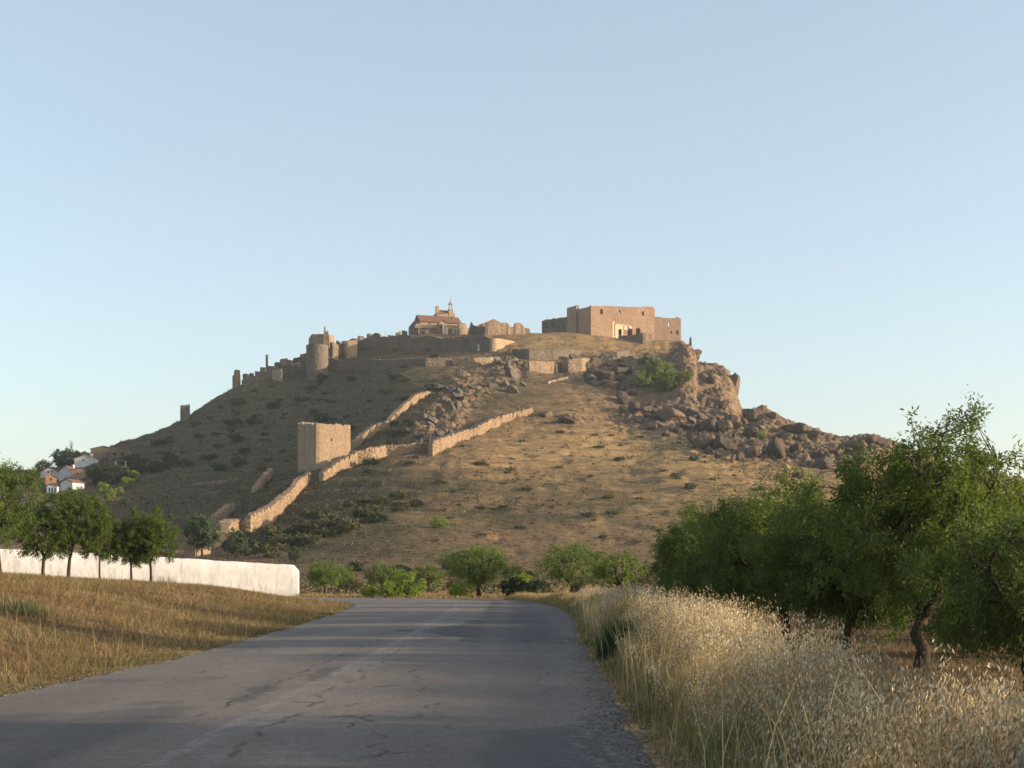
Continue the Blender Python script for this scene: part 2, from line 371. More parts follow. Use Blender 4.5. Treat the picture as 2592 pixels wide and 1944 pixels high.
# ------------------------------------------------------------------ terrain meshes and their colour
def m_ground():
    m, nt, bs = newmat('ground_earth_and_dry_grass'); t = NT(nt); p = t.pos()
    at = t.n('ShaderNodeAttribute', attribute_name='Col')
    c = at.outputs['Color']; a = t.sep(c)          # R rock, G green scrub with the left flank's shade tone, B straw ; A unused
    n0 = t.noise(p, .05, 5, .6); n1 = t.noise(p, .35, 6, .7); n2 = t.noise(p, 2.2, 5, .75); n3 = t.noise(p, 14., 4, .7)
    nm = t.noise(t.scl(p, (.6, 1.2, 1)), .13, 7, .72); n4 = t.noise(t.scl(p, (.30, 1.2, 3)), .55, 6, .78)
    earth = t.ramp(n1, [(.30, (.085, .060, .040)), (.50, (.165, .115, .072)), (.70, (.27, .19, .115))])
    straw = t.ramp(n4, [(.32, (.18, .12, .062)), (.5, (.30, .21, .105)), (.66, (.43, .315, .165))])
    green = t.ramp(n2, [(.33, (.020, .026, .018)), (.5, (.052, .055, .034)), (.68, (.115, .105, .062))])
    rock = t.ramp(n1, [(.3, (.070, .058, .048)), (.5, (.145, .110, .082)), (.7, (.26, .19, .135))])
    def thr(x, lo, hi): return t.ramp(x, [(lo, 0.), (hi, 1.)])
    def jn(ch, k, n_, g): return t.math('ADD', t.math('MULTIPLY', a[ch], k), t.math('MULTIPLY', t.math('SUBTRACT', n_, .5), g))
    col = t.mix(thr(t.math('ADD', jn(2, .75, nm, 2.0), t.math('MULTIPLY', t.math('SUBTRACT', n4, .5), 1.2)), .20, .62), earth, straw)
    col = t.mix(t.math('MULTIPLY', thr(t.math('ADD', jn(1, .85, nm, 1.6), t.math('MULTIPLY', t.math('SUBTRACT', n2, .5), 1.7)), .34, .62), .9), col, green)
    col = t.mix(t.ramp(n0, [(.35, .35), (.65, 0.)]), col, (.12, .095, .065))
    col = t.mix(thr(t.math('ADD', at.outputs['Alpha'], t.math('MULTIPLY', t.math('SUBTRACT', n2, .5), .9)), .45, .85), col, (.42, .31, .19))
    col = t.mix(thr(jn(0, 1., n1, 1.), .4, .6), col, rock)
    col = t.mix(.75, col, t.ramp(n2, [(.36, (.14, .13, .12)), (.64, (.86, .80, .72))]), 'OVERLAY')
    col = t.mix(.35, col, t.ramp(n3, [(.3, (.2, .18, .15)), (.7, (.8, .78, .7))]), 'OVERLAY')
    t.l(col, bs.inputs['Base Color']); bs.inputs['Roughness'].default_value = 1.; bs.inputs['Specular IOR Level'].default_value = 0.05
    h = t.math('ADD', t.math('MULTIPLY', n1, 1.), t.math('ADD', t.math('MULTIPLY', n2, .3), t.math('MULTIPLY', n3, .03)))
    t.bump(h, .8, .4, bs); return m
M['ground'] = m_ground()
def grid_mesh(name, tx, Ys, Y0, mat):
    S, YY = np.meshgrid(tx, Ys); X = S * (YY + Y0); Z = H(X, YY)
    px, py = PIX(X, YY, Z); rk = zones(px, py) * sstep(200, 280, YY)
    g = lambda *a: gauss(px, py, *a)
    left = sstep(1200, 800, px) * sstep(330, 420, YY)  # left flank: dark scrub cover, its shade deepened in the colour
    grn = np.clip(.92 * left + .22 + .75 * g(800, 1340, 230, 60) + .5 * g(1050, 1230, 260, 35) + .45 * g(1300, 1310, 250, 30) + .5 * g(1150, 1010, 150, 80) + .35 * g(1000, 1400, 300, 50) + .35 * g(1500, 1250, 300, 50)+ .3 * g(1330, 990, 160, 60), 0, 1)
    stw = np.clip(.55 * g(1700, 1200, 420, 130) + .6 * g(1480, 860, 260, 30) + .25 + .35 * g(1500, 1140, 250, 50) - .35 * g(1000, 1400, 380, 70), 0, 1)
    nearY = sstep(200, 130, YY)
    stw = stw * (1 - nearY) + nearY * np.where(X > 2.5, .25, .6); grn = grn * (1 - nearY) + nearY * .12  # less straw on the orchard floor, tree shade put into its colour
    trk = np.zeros_like(rk)
    for pl, wd in ((((1170, 1147), (1300, 1185), (1464, 1230), (1700, 1252), (1992, 1265)), 5), (((1100, 1215), (1350, 1232), (1600, 1290), (1800, 1300)), 4), (((1395, 975), (1520, 1002), (1600, 1008)), 3), (((1180, 1175), (1400, 1150), (1560, 1080)), 3),
                   (((960, 1240), (1200, 1262), (1500, 1330), (1700, 1345)), 4), (((880, 905), (1000, 903), (1240, 900)), 4), (((380, 1190), (480, 1184), (640, 1190)), 3), (((440, 1262), (560, 1243), (660, 1240)), 4), (((780, 1462), (1000, 1464), (1300, 1456)), 7), (((1500, 1160), (1750, 1185), (2000, 1225)), 3)):
        P = np.array(pl, float); yl = np.interp(px, P[:, 0], P[:, 1]) + 5 * noise(px / 60., px * 0, 3); trk = np.maximum(trk, np.exp(-((py - yl) / wd) ** 2) * ((px > P[0, 0]) & (px < P[-1, 0])))
    trk *= sstep(150, 220, YY) * .5
    att = np.stack([rk, grn, stw, trk], -1).reshape(-1, 4)
    r, c = S.shape; idx = np.arange(r * c).reshape(r, c)
    Q = np.stack([idx[:-1, :-1], idx[:-1, 1:], idx[1:, 1:], idx[1:, :-1]], -1).reshape(-1, 4)
    me = mesh_np(name, np.stack([X, YY, Z], -1).reshape(-1, 3), Q, None, mat, True, {'Col': att})
    return link(name, me)
tx = np.concatenate([np.linspace(-1.3, -.43, 40)[:-1], np.linspace(-.43, .43, 1000), np.linspace(.43, 1.3, 40)[1:]])
Yn = np.concatenate([np.arange(-11.5, 0, .5), np.arange(0, 30, .25), np.arange(30, 110, .5), np.arange(110, 246.1, 2.)])
Yh = np.concatenate([np.arange(246, 440, 1.5), np.arange(440, 780, .9), np.arange(780, 900, 5), np.arange(900, 1300, 25), [1300, 1500, 1650]])
finish(grid_mesh('ground', tx, Yn, 12., M['ground']), kind='structure')
finish(grid_mesh('hillside', tx, Yh, 12., M['ground']), kind='structure')

# the air between here and the hill
def haze():
    mb = MB((0, 0, -6)); mb.prism([(-2300, -60), (2300, -60), (2300, 1750), (-2300, 1750)], -12, 185)
    m = bpy.data.materials.new('haze'); m.use_nodes = True; nt = m.node_tree; nt.nodes.remove(nt.nodes['Principled BSDF'])
    v = nt.nodes.new('ShaderNodeVolumePrincipled'); v.inputs['Color'].default_value = (.78, .87, 1., 1); v.inputs['Density'].default_value = .00008; v.inputs['Anisotropy'].default_value = .1
    nt.links.new(v.outputs[0], nt.nodes['Material Output'].inputs['Volume'])
    finish(mb.build('haze', m), 'thin pale evening haze over the whole landscape', 'haze', kind='stuff')
haze()

# ------------------------------------------------------------------ road
def wob(Y, a, b, s): return a * noise(Y * b, Y * 0 + s, 4) + a * .5 * noise(Y * b * 3.1, Y * 0 + s, 5) + a * .25 * noise(Y * b * 9, Y * 0 + s, 6)
def build_road():
    Ys = np.concatenate([np.arange(-10, 8, .25), 8 * np.exp(np.linspace(0, math.log(98.5 / 8), 900))])
    u = np.linspace(0, 1, 330); U, Y = np.meshgrid(u, Ys); l, r = road_edges(Y)
    l = l + .10 * noise(Y * .8, Y * 0, 2) + .05 * noise(Y * 3.3, Y * 0, 3); r = r + .10 * noise(Y * .7, Y * 0 + 5, 2) + .06 * noise(Y * 3, Y * 0 + 5, 3)
    X = l + (r - l) * U; Z = .05 * (1 - (2 * U - 1) ** 2) + .004 + .010 * fbm(X * .5, Y * .25, 3, 40) + sstep(.02, 0, U) * -.05 + sstep(.98, 1, U) * -.05
    n1 = fbm(X * .45, Y * .12, 5, 50); n2 = fbm(X * 2.2, Y * .9, 4, 60); n3 = fbm(X * 9, Y * 6, 3, 70)
    base = .128 + .030 * n1 + .022 * n2 + .020 * n3
    c = np.stack([base * 1.13, base * .97, base * .84], -1)
    def blend(c, m, col): return c * (1 - m[..., None]) + np.array(col) * m[..., None]
    # darker relaid right lane with a ragged left edge
    e = np.interp(Y, [0, 20, 27, 31, 33, 37, 45, 60, 80, 99], [-.3, -.5, -.9, -1.5, -2.9, -1.5, -1.0, -1.1, -1.2, -6]) + wob(Y, .35, .5, 1)
    m = sstep(-.05, .05, X - e) * sstep(26.5, 27.5, Y + .9 * n2) * np.clip(.85 + .6 * n2, 0, 1)
    c = blend(c, m * .92, (.052, .051, .052))
    m = sstep(-.3, .5, X + .9 + .7 * n1 + .3 * n2); c = blend(c, m * .38, (.075, .071, .070))  # whole right lane toned down, its tree shadow put into the colour
    # patches near the camera: painted foreground shade, then small dark spots
    m = sstep(-.06, .06, (X + .2) + wob(Y, .3, .7, 3)) * sstep(.0, .15, 11.2 - Y + .9 * n1 + .5 * X)
    c = blend(c, m * .6, (.062, .061, .063))
    m = sstep(.0, .3, -2.9 - X + .5 * n1) * sstep(.0, .4, 13.2 - Y + 1.2 * n1)
    c = blend(c, m * .6, (.060, .060, .063))
    for (x0, y0, rx, ry, a) in ((-2.75, 15.0, .16, 1.5, .7), (-2.45, 17.6, .16, 1.5, .75), (-3.6, 13.6, .5, .25, .4), (.95, 11, .35, 2.2, .6), (.2, 29, 1.4, .35, .5), (-.5, 24, 1.6, .25, .35), (-4.6, 17, 1.1, .5, .35), (-1.6, 34, .7, .5, .5)):
        d = ((X - x0) / rx) ** 2 + ((Y - y0) / ry) ** 2 + 1.5 * n2 + 1.3 * n3
        c = blend(c, sstep(1.15, .55, d) * a, (.060, .057, .054))
    # worn centre line and old kerb-side line
    cl = np.interp(Y, [-10, 14, 24, 40, 60, 80, 99], [-2.35, -2.33, -2.25, -2.3, -2.5, -3.2, -14]) 
    c = blend(c, sstep(.085, .05, np.abs(X - cl)) * np.clip(.34 + 1.6 * n3 + .9 * n2, 0, .42), (.27, .255, .24))
    c = blend(c, sstep(.30, .12, np.abs(X - cl - .22)) * np.clip(.3 + .8 * n2, 0, .4), (.19, .18, .17))
    c = blend(c, sstep(.26, .05, X - l) * np.clip(.55 + 1.2 * n2, 0, .8), (.24, .21, .18))
    c = blend(c, sstep(.55, .05, r - X + .3 * n2) * .75, (.105, .088, .072))
    c = blend(c, sstep(.9, .2, r - X + .5 * n2) * sstep(.0, .35, n3) * .6, (.19, .17, .15))
    # cracks
    def crack(f, y0, y1, w=.014):
        nonlocal c
        m = sstep(w * 1.7, w * .5, np.abs(X - f)) * sstep(y0, y0 + .4, Y) * sstep(y1, y1 - .4, Y) * np.clip(.55 + 1.8 * noise(Y * 1.6, Y * 0 + 3, 8), 0, 1)
        c = blend(c, m * .85, (.018, .017, .017))
    crack(-1.95 + wob(Y, .16, .5, 7), 8, 60, .022); crack(-1.2 + wob(Y, .5, .35, 8), 9, 20, .014); crack(-2.75 + wob(Y, .12, .6, 9), 12, 60, .016)
    crack(.35 + wob(Y, .35, .4, 10), 14, 30, .012); crack(-.7 + wob(Y, .6, .5, 12), 8, 14, .014); crack(-4.2 + wob(Y, .4, .3, 13), 16, 60, .014)
    def crossc(g, x0, x1, w):
        nonlocal c
        m = sstep(w * 1.7, w * .5, np.abs(Y - g)) * sstep(x0, x0 + .1, X) * sstep(x1, x1 - .1, X); c = blend(c, m * .8, (.018, .017, .017))
    crossc(13.6 + .4 * noise(X * 2, X * 0, 3), -2.2, -1.8, .05); crossc(15.6 + .4 * noise(X * 2, X * 0 + 2, 3), -1.6, -1.25, .05); crossc(12.1 + .5 * noise(X * 3, X * 0 + 4, 3), -1.7, -1.1, .035)
    c = blend(c, (.5 + .5 * np.cos((X + 3.9) * 2 * math.pi / 1.75)) ** 2 * np.clip(.22 + .3 * n2, 0, .4), (.19, .165, .145))
    c = np.clip(c, .01, 1); att = np.concatenate([c, np.ones(c.shape[:2] + (1,))], -1).reshape(-1, 4)
    rr, cc = X.shape; idx = np.arange(rr * cc).reshape(rr, cc)
    Q = np.stack([idx[:-1, :-1], idx[:-1, 1:], idx[1:, 1:], idx[1:, :-1]], -1).reshape(-1, 4)
    m_, nt, bs = newmat('old_asphalt'); t = NT(nt); p = t.pos(); at = t.n('ShaderNodeAttribute', attribute_name='Col')
    n1 = t.noise(p, 30, 5, .85); n2 = t.noise(p, 9, 4, .7)
    col = t.mix(1., at.outputs['Color'], t.ramp(n1, [(.3, (.28, .28, .28)), (.5, (.5, .5, .5)), (.7, (.78, .76, .74))]), 'OVERLAY')
    t.l(col, bs.inputs['Base Color']); bs.inputs['Roughness'].default_value = .85; bs.inputs['Specular IOR Level'].default_value = .25
    t.bump(t.math('ADD', n1, n2), .9, .012, bs)
    o = link('road', mesh_np('road', np.stack([X, Y, Z], -1).reshape(-1, 3), Q, None, m_, True, {'Col': att})); finish(o, kind='structure')
build_road()

# ------------------------------------------------------------------ masonry
def XY(px, Y): return ((px - CX) / F * Y, Y)
def ZP(py, Y): return CZ + (HY - py) / F * Y
def in_open(px, py, ops):
    for o in ops:
        k, x0, y0, x1, y1 = o
        if x0 <= px <= x1 and y0 <= py <= y1:
            if k == 'r': return True
            r = (x1 - x0) / 2
            if py >= y0 + r or ((px - (x0 + r)) ** 2 + (py - y0 - r) ** 2) <= r * r: return True
    return False
def ruin(mb, V, th=1.1, cell=.6, ops=(), jag=.3, seed=0, sink=1.5, zb=None, rough=.10, chips=0.):
    """wall along V = [(X, Y, ztop)...], following the ground, with a broken top and real openings"""
    P = np.array([v[:3] for v in V], float); seg = np.hypot(np.diff(P[:, 0]), np.diff(P[:, 1])); S = np.concatenate([[0], np.cumsum(seg)])
    ss = []
    for i in range(len(seg)):
        n = max(1, int(math.ceil(seg[i] / cell))); ss += list(S[i] + seg[i] * np.arange(n) / n)
    ss = np.array(ss + [S[-1]]); x = np.interp(ss, S, P[:, 0]); y = np.interp(ss, S, P[:, 1]); zt = np.interp(ss, S, P[:, 2])
    rg = np.random.RandomState(seed + 100)
    zt = zt + jag * (fbm(ss * .5 + seed * 9, ss * 0 + seed, 3, 77)) + jag * .35 * rg.uniform(-1, 1, len(ss)) - chips * (rg.uniform(0, 1, len(ss)) < .12) * rg.uniform(.4, 1, len(ss))
    tx_ = np.gradient(x) if len(x) > 2 else np.full(len(x), x[-1] - x[0]); ty_ = np.gradient(y) if len(x) > 2 else np.full(len(x), y[-1] - y[0])
    ln = np.hypot(tx_, ty_) + 1e-9; nx = ty_ / ln; ny = -tx_ / ln
    bot = (H(x, y) - sink) if zb is None else np.full(len(x), float(zb)); bot = np.minimum(bot, zt - .3)
    nz = max(2, int(math.ceil((zt - bot).max() / cell))); n = len(x)
    J = np.arange(nz + 1) / nz; Z = bot[:, None] + (zt - bot)[:, None] * J[None]
    jit = lambda: rough * rg.normal(0, 1, (n, nz + 1)).clip(-2, 2)
    jf, jb = jit(), jit()
    Fx = x[:, None] + nx[:, None] * (th / 2 + jf); Fy = y[:, None] + ny[:, None] * (th / 2 + jf)
    Bx = x[:, None] - nx[:, None] * (th / 2 + jb); By = y[:, None] - ny[:, None] * (th / 2 + jb)
    pres = np.ones((n - 1, nz), bool)
    if ops:
        for i in range(n - 1):
            cx_, cy_ = (x[i] + x[i+1]) / 2, (y[i] + y[i+1]) / 2
            for j in range(nz):
                zc = (Z[i, j] + Z[i+1, j] + Z[i, j+1] + Z[i+1, j+1]) / 4
                if in_open(CX + F * cx_ / cy_, HY - F * (zc - CZ) / cy_, ops): pres[i, j] = False
    b = len(mb.v); m = nz + 1
    mb.v += list(zip(Fx.ravel(), Fy.ravel(), Z.ravel())) + list(zip(Bx.ravel(), By.ravel(), Z.ravel()))
    f = lambda i, j: b + i * m + j
    g = lambda i, j: b + n * m + i * m + j
    for i in range(n - 1):
        for j in range(nz):
            if not pres[i, j]: continue
            mb.f.append((f(i, j), f(i+1, j), f(i+1, j+1), f(i, j+1))); mb.f.append((g(i, j), g(i, j+1), g(i+1, j+1), g(i+1, j)))
            if j == nz - 1 or not pres[i, j+1]: mb.f.append((f(i, j+1), f(i+1, j+1), g(i+1, j+1), g(i, j+1)))
            if j == 0 or not pres[i, j-1]: mb.f.append((f(i, j), g(i, j), g(i+1, j), f(i+1, j)))
            if i == 0 or not pres[i-1, j]: mb.f.append((f(i, j), f(i, j+1), g(i, j+1), g(i, j)))
            if i == n - 2 or not pres[i+1, j]: mb.f.append((f(i+1, j), g(i+1, j), g(i+1, j+1), f(i+1, j+1)))
    return mb
def wall_px(L): return [(*XY(px, Y), ZP(py, Y)) for px, Y, py in L]
def ruin_thing(name, V, mat, label, cat, group=None, org=None, **kw):
    org = org or (V[0][0], V[0][1], Hs(V[0][0], V[0][1])); mb = MB(org); ruin(mb, V, **kw)
    return finish(mb.build(name, mat), label, cat, group)
def along(P0, th, px):
    """where the vertical plane through P0 in direction th meets the sight line of px"""
    k = (px - CX) / F; c, s_ = math.cos(th), math.sin(th)     # X = k*Y ; (X-X0)*s = (Y-Y0)*c
    Y = (P0[0] * s_ - P0[1] * c) / (k * s_ - c); return (k * Y, Y)
def block_tower(name, pxL, pxC, pxR, Y, yt, mat, label, cat='ruin', group=None, th=R(24), yl=None, yr=None, jag=.5, wall=1.2, fill=1., ops=(), cell=.6, parts=False, sink=1.5, rough=.08, seed=0, chips=.2):
    C = XY(pxC, Y); Rr = along(C, th, pxR); L = along(C, th + math.pi / 2, pxL)
    Bk = (Rr[0] + L[0] - C[0], Rr[1] + L[1] - C[1]); zc = ZP(yt, Y); zl = zc if yl is None else ZP(yl, L[1]); zr = zc if yr is None else ZP(yr, Rr[1])
    org = (C[0], C[1], Hs(*C)); mb = MB(org)
    ruin(mb, [(*L, zl), (*C, zc), (*Rr, zr)], th=wall, cell=cell, jag=jag, ops=ops, sink=sink, rough=rough, seed=seed, chips=chips)
    ruin(mb, [(*Rr, zr), (*Bk, zl * .5 + zr * .5), (*L, zl)], th=wall, cell=cell, jag=jag, sink=sink, rough=rough, seed=seed + 1, chips=chips)
    mb.prism([C, Rr, Bk, L], min(Hs(*C), Hs(*Rr)) - 2, min(zc, zl, zr) - fill)
    return finish(mb.build(name, mat), label, cat, group), (C, Rr, Bk, L)
def slab(mb, P0, th, px0, py0, px1, py1, off, thick):
    a, b = along(P0, th, px0), along(P0, th, px1); n = (math.sin(th), -math.cos(th)); z0, z1 = ZP(py1, a[1]), ZP(py0, a[1])
    q = lambda p, o: (p[0] + n[0] * o, p[1] + n[1] * o)
    mb.prism([q(a, off), q(b, off), q(b, off - thick), q(a, off - thick)], z0, z1)

# the great square tower half way down the slope
tw, (C, Rr, Bk, Lf) = block_tower('square_tower', 760, 803, 881, 421, 1073, M['stone_pale'], 'massive square stone tower standing alone half way up the slope, sunlit on its right face', 'tower',
    th=R(29), yl=1071, yr=1076, jag=.7, wall=1.6, cell=.42, sink=3, rough=.03, chips=.45, ops=(('r', 836, 1111, 840, 1118),))
mb = MB((*C, Hs(*C))); slab(mb, C, R(29), 835, 1109, 841, 1120, .15, .9)
mb.build('arrow_slit', M['dark'], None); s_ = bpy.data.objects['arrow_slit']; s_.parent = tw; s_.location = (0, 0, 0)  # dark slab paints the shade inside the slit

# walls running down the hill; the foot of each stretch is found on the ground
def hill_wall(foot, hts, label, name='ruined_wall', mat='stone_hill', **kw):
    V = []
    for (px, py), h in zip(foot, hts):
        X, Y, z = hit(px, py, 200); V.append((X, Y, z + h))
    kw.setdefault('th', 1.5); kw.setdefault('cell', .45); kw.setdefault('jag', .9); kw.setdefault('rough', .12); kw.setdefault('chips', .9)
    return ruin_thing(name, V, M[mat], label, 'wall', 'ruined walls on the slope', **kw)
hill_wall([(893, 1138), (915, 1122), (945, 1101), (981, 1082), (1000, 1060), (1028, 1036), (1055, 1014), (1086, 996)], [2.4, 3.2, 3.6, 2.4, 2.6, 2.8, 2.6, 1.0],
          'broken stone wall climbing the slope above and right of the square tower', seed=1)
hill_wall([(813, 1219), (850, 1197), (902, 1179), (940, 1166), (974, 1155), (1030, 1146), (1076, 1138)], [2.6, 3.2, 4.4, 4.0, 3.4, 2.8, 2.4],
          'long sunlit stone wall starting at the foot of the square tower and running right', seed=2)
hill_wall([(1090, 1155), (1140, 1130), (1197, 1102), (1238, 1085), (1290, 1062), (1345, 1041)], [4.6, 4.0, 2.4, 3.2, 2.4, 1.4],
          'upper stretch of wall right of the gap, climbing towards the rocks in mid slope', seed=3)
hill_wall([(783, 1219), (767, 1236), (750, 1252), (735, 1272), (717, 1292), (695, 1312), (670, 1331), (631, 1352), (612, 1354)], [3.0, 3.6, 4., 3.8, 4.2, 4.4, 4.4, 4.4, 2.8],
          'tall sunlit wall descending from the square tower towards the trees at bottom left', seed=4)
hill_wall([(606, 1352), (596, 1356), (585, 1362), (570, 1372), (556, 1386)], [3., 4.0, 4.6, 4.4, 3.6], 'lowest thick block of the ruined wall behind the poplars', seed=5, th=3)
hill_wall([(590, 1290), (575, 1300), (560, 1318), (540, 1335)], [1.2, 2.4, 3., 2.8], 'short leaning wall fragment left of the lowest wall', seed=6, th=1.8)
hill_wall([(685, 1205), (676, 1217), (662, 1234), (642, 1248)], [2.2, 2.6, 2.4, 1.2], 'thin lone wall fragment below and left of the square tower', seed=7)
hill_wall([(750, 1163), (756, 1160), (762, 1160)], [2.4, 2.9, 2.9], 'small brick stump touching the left side of the square tower', seed=8, mat='stone')
hill_wall([(492, 1230), (520, 1226), (560, 1222), (610, 1215)], [.4, .9, .7, .4], 'low field wall in the shaded slope left of the square tower', seed=9, mat='stone', jag=.3)

# buildings on top: the fortress
TH = R(20)
def fortress():
    C0 = XY(1494, 740); A = along(C0, TH, 1548); n = (math.sin(TH), -math.cos(TH))
    A2 = (A[0] - n[0] * 1.2, A[1] - n[1] * 1.2); B = along(A2, TH, 1655); org = (*C0, Hs(*C0))
    e = empty('fortress', org, 'large square ruined fortress crowning the right end of the hilltop', 'fortress')
    q = lambda P, py: (*P, ZP(py, P[1]))
    I = lambda px: along(C0, TH, px); I2 = lambda px: along(A2, TH, px)
    mb = MB(org); ruin(mb, [q(C0, 773), q(I(1500), 775), q(I(1530), 775), q(A, 775)], th=1.6, cell=.42, jag=.35, rough=.03, seed=11, ops=(('a', 1518.5, 782, 1524, 796),)); mb.build('tower_wall', M['stone_warm'], e)
    mb = MB(org); ruin(mb, [q(A, 775), q(A2, 776)], th=1.4, cell=.5, jag=.1, rough=.03, seed=12)
    ruin(mb, [q(A2, 776), q(I2(1580), 777), q(I2(1620), 777.5), q(I2(1640), 776.5), q(I2(1650), 777), q(B, 781)], th=1.6, cell=.42, jag=.3, rough=.035, seed=13,
         ops=(('r', 1564.5, 785, 1567.5, 791), ('r', 1568, 788, 1570, 797), ('a', 1624, 788, 1629, 799), ('a', 1587, 833, 1600, 850), ('a', 1607, 831, 1620, 852), ('r', 1563.5, 835, 1571, 850)))
    mb.build('front_wall', M['stone_warm'], e)
    D = along(C0, TH + math.pi / 2, 1465); n2 = (-math.cos(TH), -math.sin(TH)); D2 = (D[0] + n2[0] * .9, D[1] + n2[1] * .9); E = along(D2, TH + math.pi / 2, 1438)
    mb = MB(org); ruin(mb, [q(D, 783), q(along(C0, TH + math.pi/2, 1480), 780), q(C0, 776)], th=1.5, cell=.5, jag=.3, rough=.04, seed=14)
    ruin(mb, [q(E, 781), q(along(D2, TH + math.pi/2, 1441), 779), q(along(D2, TH + math.pi/2, 1462), 773.5), q(D2, 774)], th=1.5, cell=.5, jag=.3, rough=.04, seed=15, ops=(('r', 1462, 811, 1465, 815),)); mb.build('side_wall', M['stone_warm'], e)
    bk = (E[0] + (B[0] - C0[0]), E[1] + (B[1] - C0[1]))
    mb = MB(org); ruin(mb, [q(B, 782), q(((B[0]+bk[0])/2, (B[1]+bk[1])/2), 794), q(bk, 800)], th=1.5, cell=1., jag=.6, seed=16)
    ruin(mb, [q(bk, 800), q(E, 799)], th=1.5, cell=1., jag=.6, seed=17); mb.build('rear_wall', M['stone_warm'], e)
    # inner cross wall: its sunlit top shows over the broken side
    i0 = (C0[0] + 10 * math.cos(TH) - 6 * math.sin(TH), C0[1] + 10 * math.sin(TH) + 6 * math.cos(TH)); i1 = (i0[0] - 20 * math.sin(TH), i0[1] + 20 * math.cos(TH))
    mb = MB(org); ruin(mb, [q(i0, 780), q(i1, 781)], th=1.2, cell=1., jag=.3, seed=18)
    mb.build('inner_wall', M['stone_warm'], e)
    for px in (1521, 1627):
        mb = MB(org)
        P = along(C0, TH, px - 4); P = (P[0] - n[0] * 4, P[1] - n[1] * 4); Q_ = (P[0] + 3 * math.cos(TH), P[1] + 3 * math.sin(TH)); ruin(mb, [q(P, 784), q(Q_, 784)], th=1., cell=1., jag=.1, seed=19); mb.build('inner_wall', M['stone_warm'], e)
    mb = MB(org)
    for a in ((1548.5, 814, 1552.5, 860), (1555, 824, 1563, 862), (1571.5, 824, 1575, 860), (1563, 824, 1571.5, 834), (1577, 823, 1586, 836), (1590, 823, 1597, 832), (1556, 821, 1597, 824)): slab(mb, A2, TH, *a, 1.25, .5)
    mb.build('portal', M['plaster'], e)
    mb = MB(org); slab(mb, A2, TH, 1563, 834, 1571.5, 851, -.2, .4); mb.build('door', M['dark'], e)
    # low wing to the left
    W0 = E; W1 = XY(1374, 792)
    mb = MB(org); lx = lambda t: (W1[0] + (W0[0] - W1[0]) * t, W1[1] + (W0[1] - W1[1]) * t)
    pr = [(0, 812), (.12, 811), (.13, 808), (.2, 809), (.4, 808), (.42, 806.5), (.6, 807), (.62, 805), (.8, 804.5), (.9, 803), (1, 803)]
    ruin(mb, [q(lx(t), py) for t, py in pr], th=1.2, cell=.45, jag=.5, rough=.04, seed=20, chips=.6,
         ops=tuple(('r', x - 1.3, 818, x + 1.3, 831) for x in (1386, 1401, 1414, 1426)) + (('r', 1379, 820, 1381, 829),))
    W2 = (W1[0] + 8, W1[1] + 22); ruin(mb, [q(W2, 815), q(W1, 812)], th=1.2, cell=1., jag=.4, seed=21)
    W3 = (W0[0] + 4, W0[1] + 12); ruin(mb, [q((W1[0] + 3, W1[1] + 10), 814), q(W3, 806)], th=1., cell=1., jag=.4, seed=22); mb.build('low_wing', M['stone_dark'], e)
    # right wing
    n_ = B; X1 = along(B, R(10), 1721)
    mb = MB(org); lx = lambda px: along(B, R(10), px)
    ruin(mb, [q(lx(1656), 802), q(lx(1664), 801.5), q(lx(1668), 803), q(lx(1690), 806), q(lx(1709), 805.5), q(lx(1711), 802), q(lx(1716), 803), q(lx(1720), 807)], th=1.3, cell=.42, jag=.35, rough=.03, seed=23,
         ops=(('r', 1689.5, 815, 1695, 827), ('r', 1697, 837, 1701, 846), ('r', 1711, 837, 1716, 847)))
    X2 = (X1[0] - 3, X1[1] + 14); ruin(mb, [q(X1, 806), q(X2, 822)], th=1.3, cell=1., jag=.8, seed=24); mb.build('right_wing', M['stone_warm'], e)
    # outwork before the doors
    mb = MB(org); O = lambda px, Y: XY(px, Y)
    ruin(mb, [(*XY(1566, 733), ZP(851, 733)), (*XY(1600, 729), ZP(848, 729)), (*XY(1628, 725), ZP(847, 725))], th=1.2, cell=.5, jag=.3, seed=25); mb.build('outwork', M['stone_dark'], e)  # dark stone carries the shadow on this wall
    mb = MB(org); c = XY(1629, 724); r_ = along(c, R(20), 1649); l_ = along(c, R(110), 1624)
    ruin(mb, [q(l_, 843), q(c, 843), q(along(c, R(20), 1640), 842.5), q(r_, 845)], th=1.4, cell=.5, jag=.2, seed=26); mb.build('bastion', M['stone'], e)
    return e
fortress()
ruin_thing('rock_needle', wall_px([(1744, 735, 876), (1745.5, 735, 860), (1747, 735, 852), (1749.5, 735, 856), (1751, 735, 890)]), M['stone_dark'], 'thin upright ruin fragment like a finger at the right edge of the hilltop', 'ruin', th=1.6, cell=.4, jag=.2)

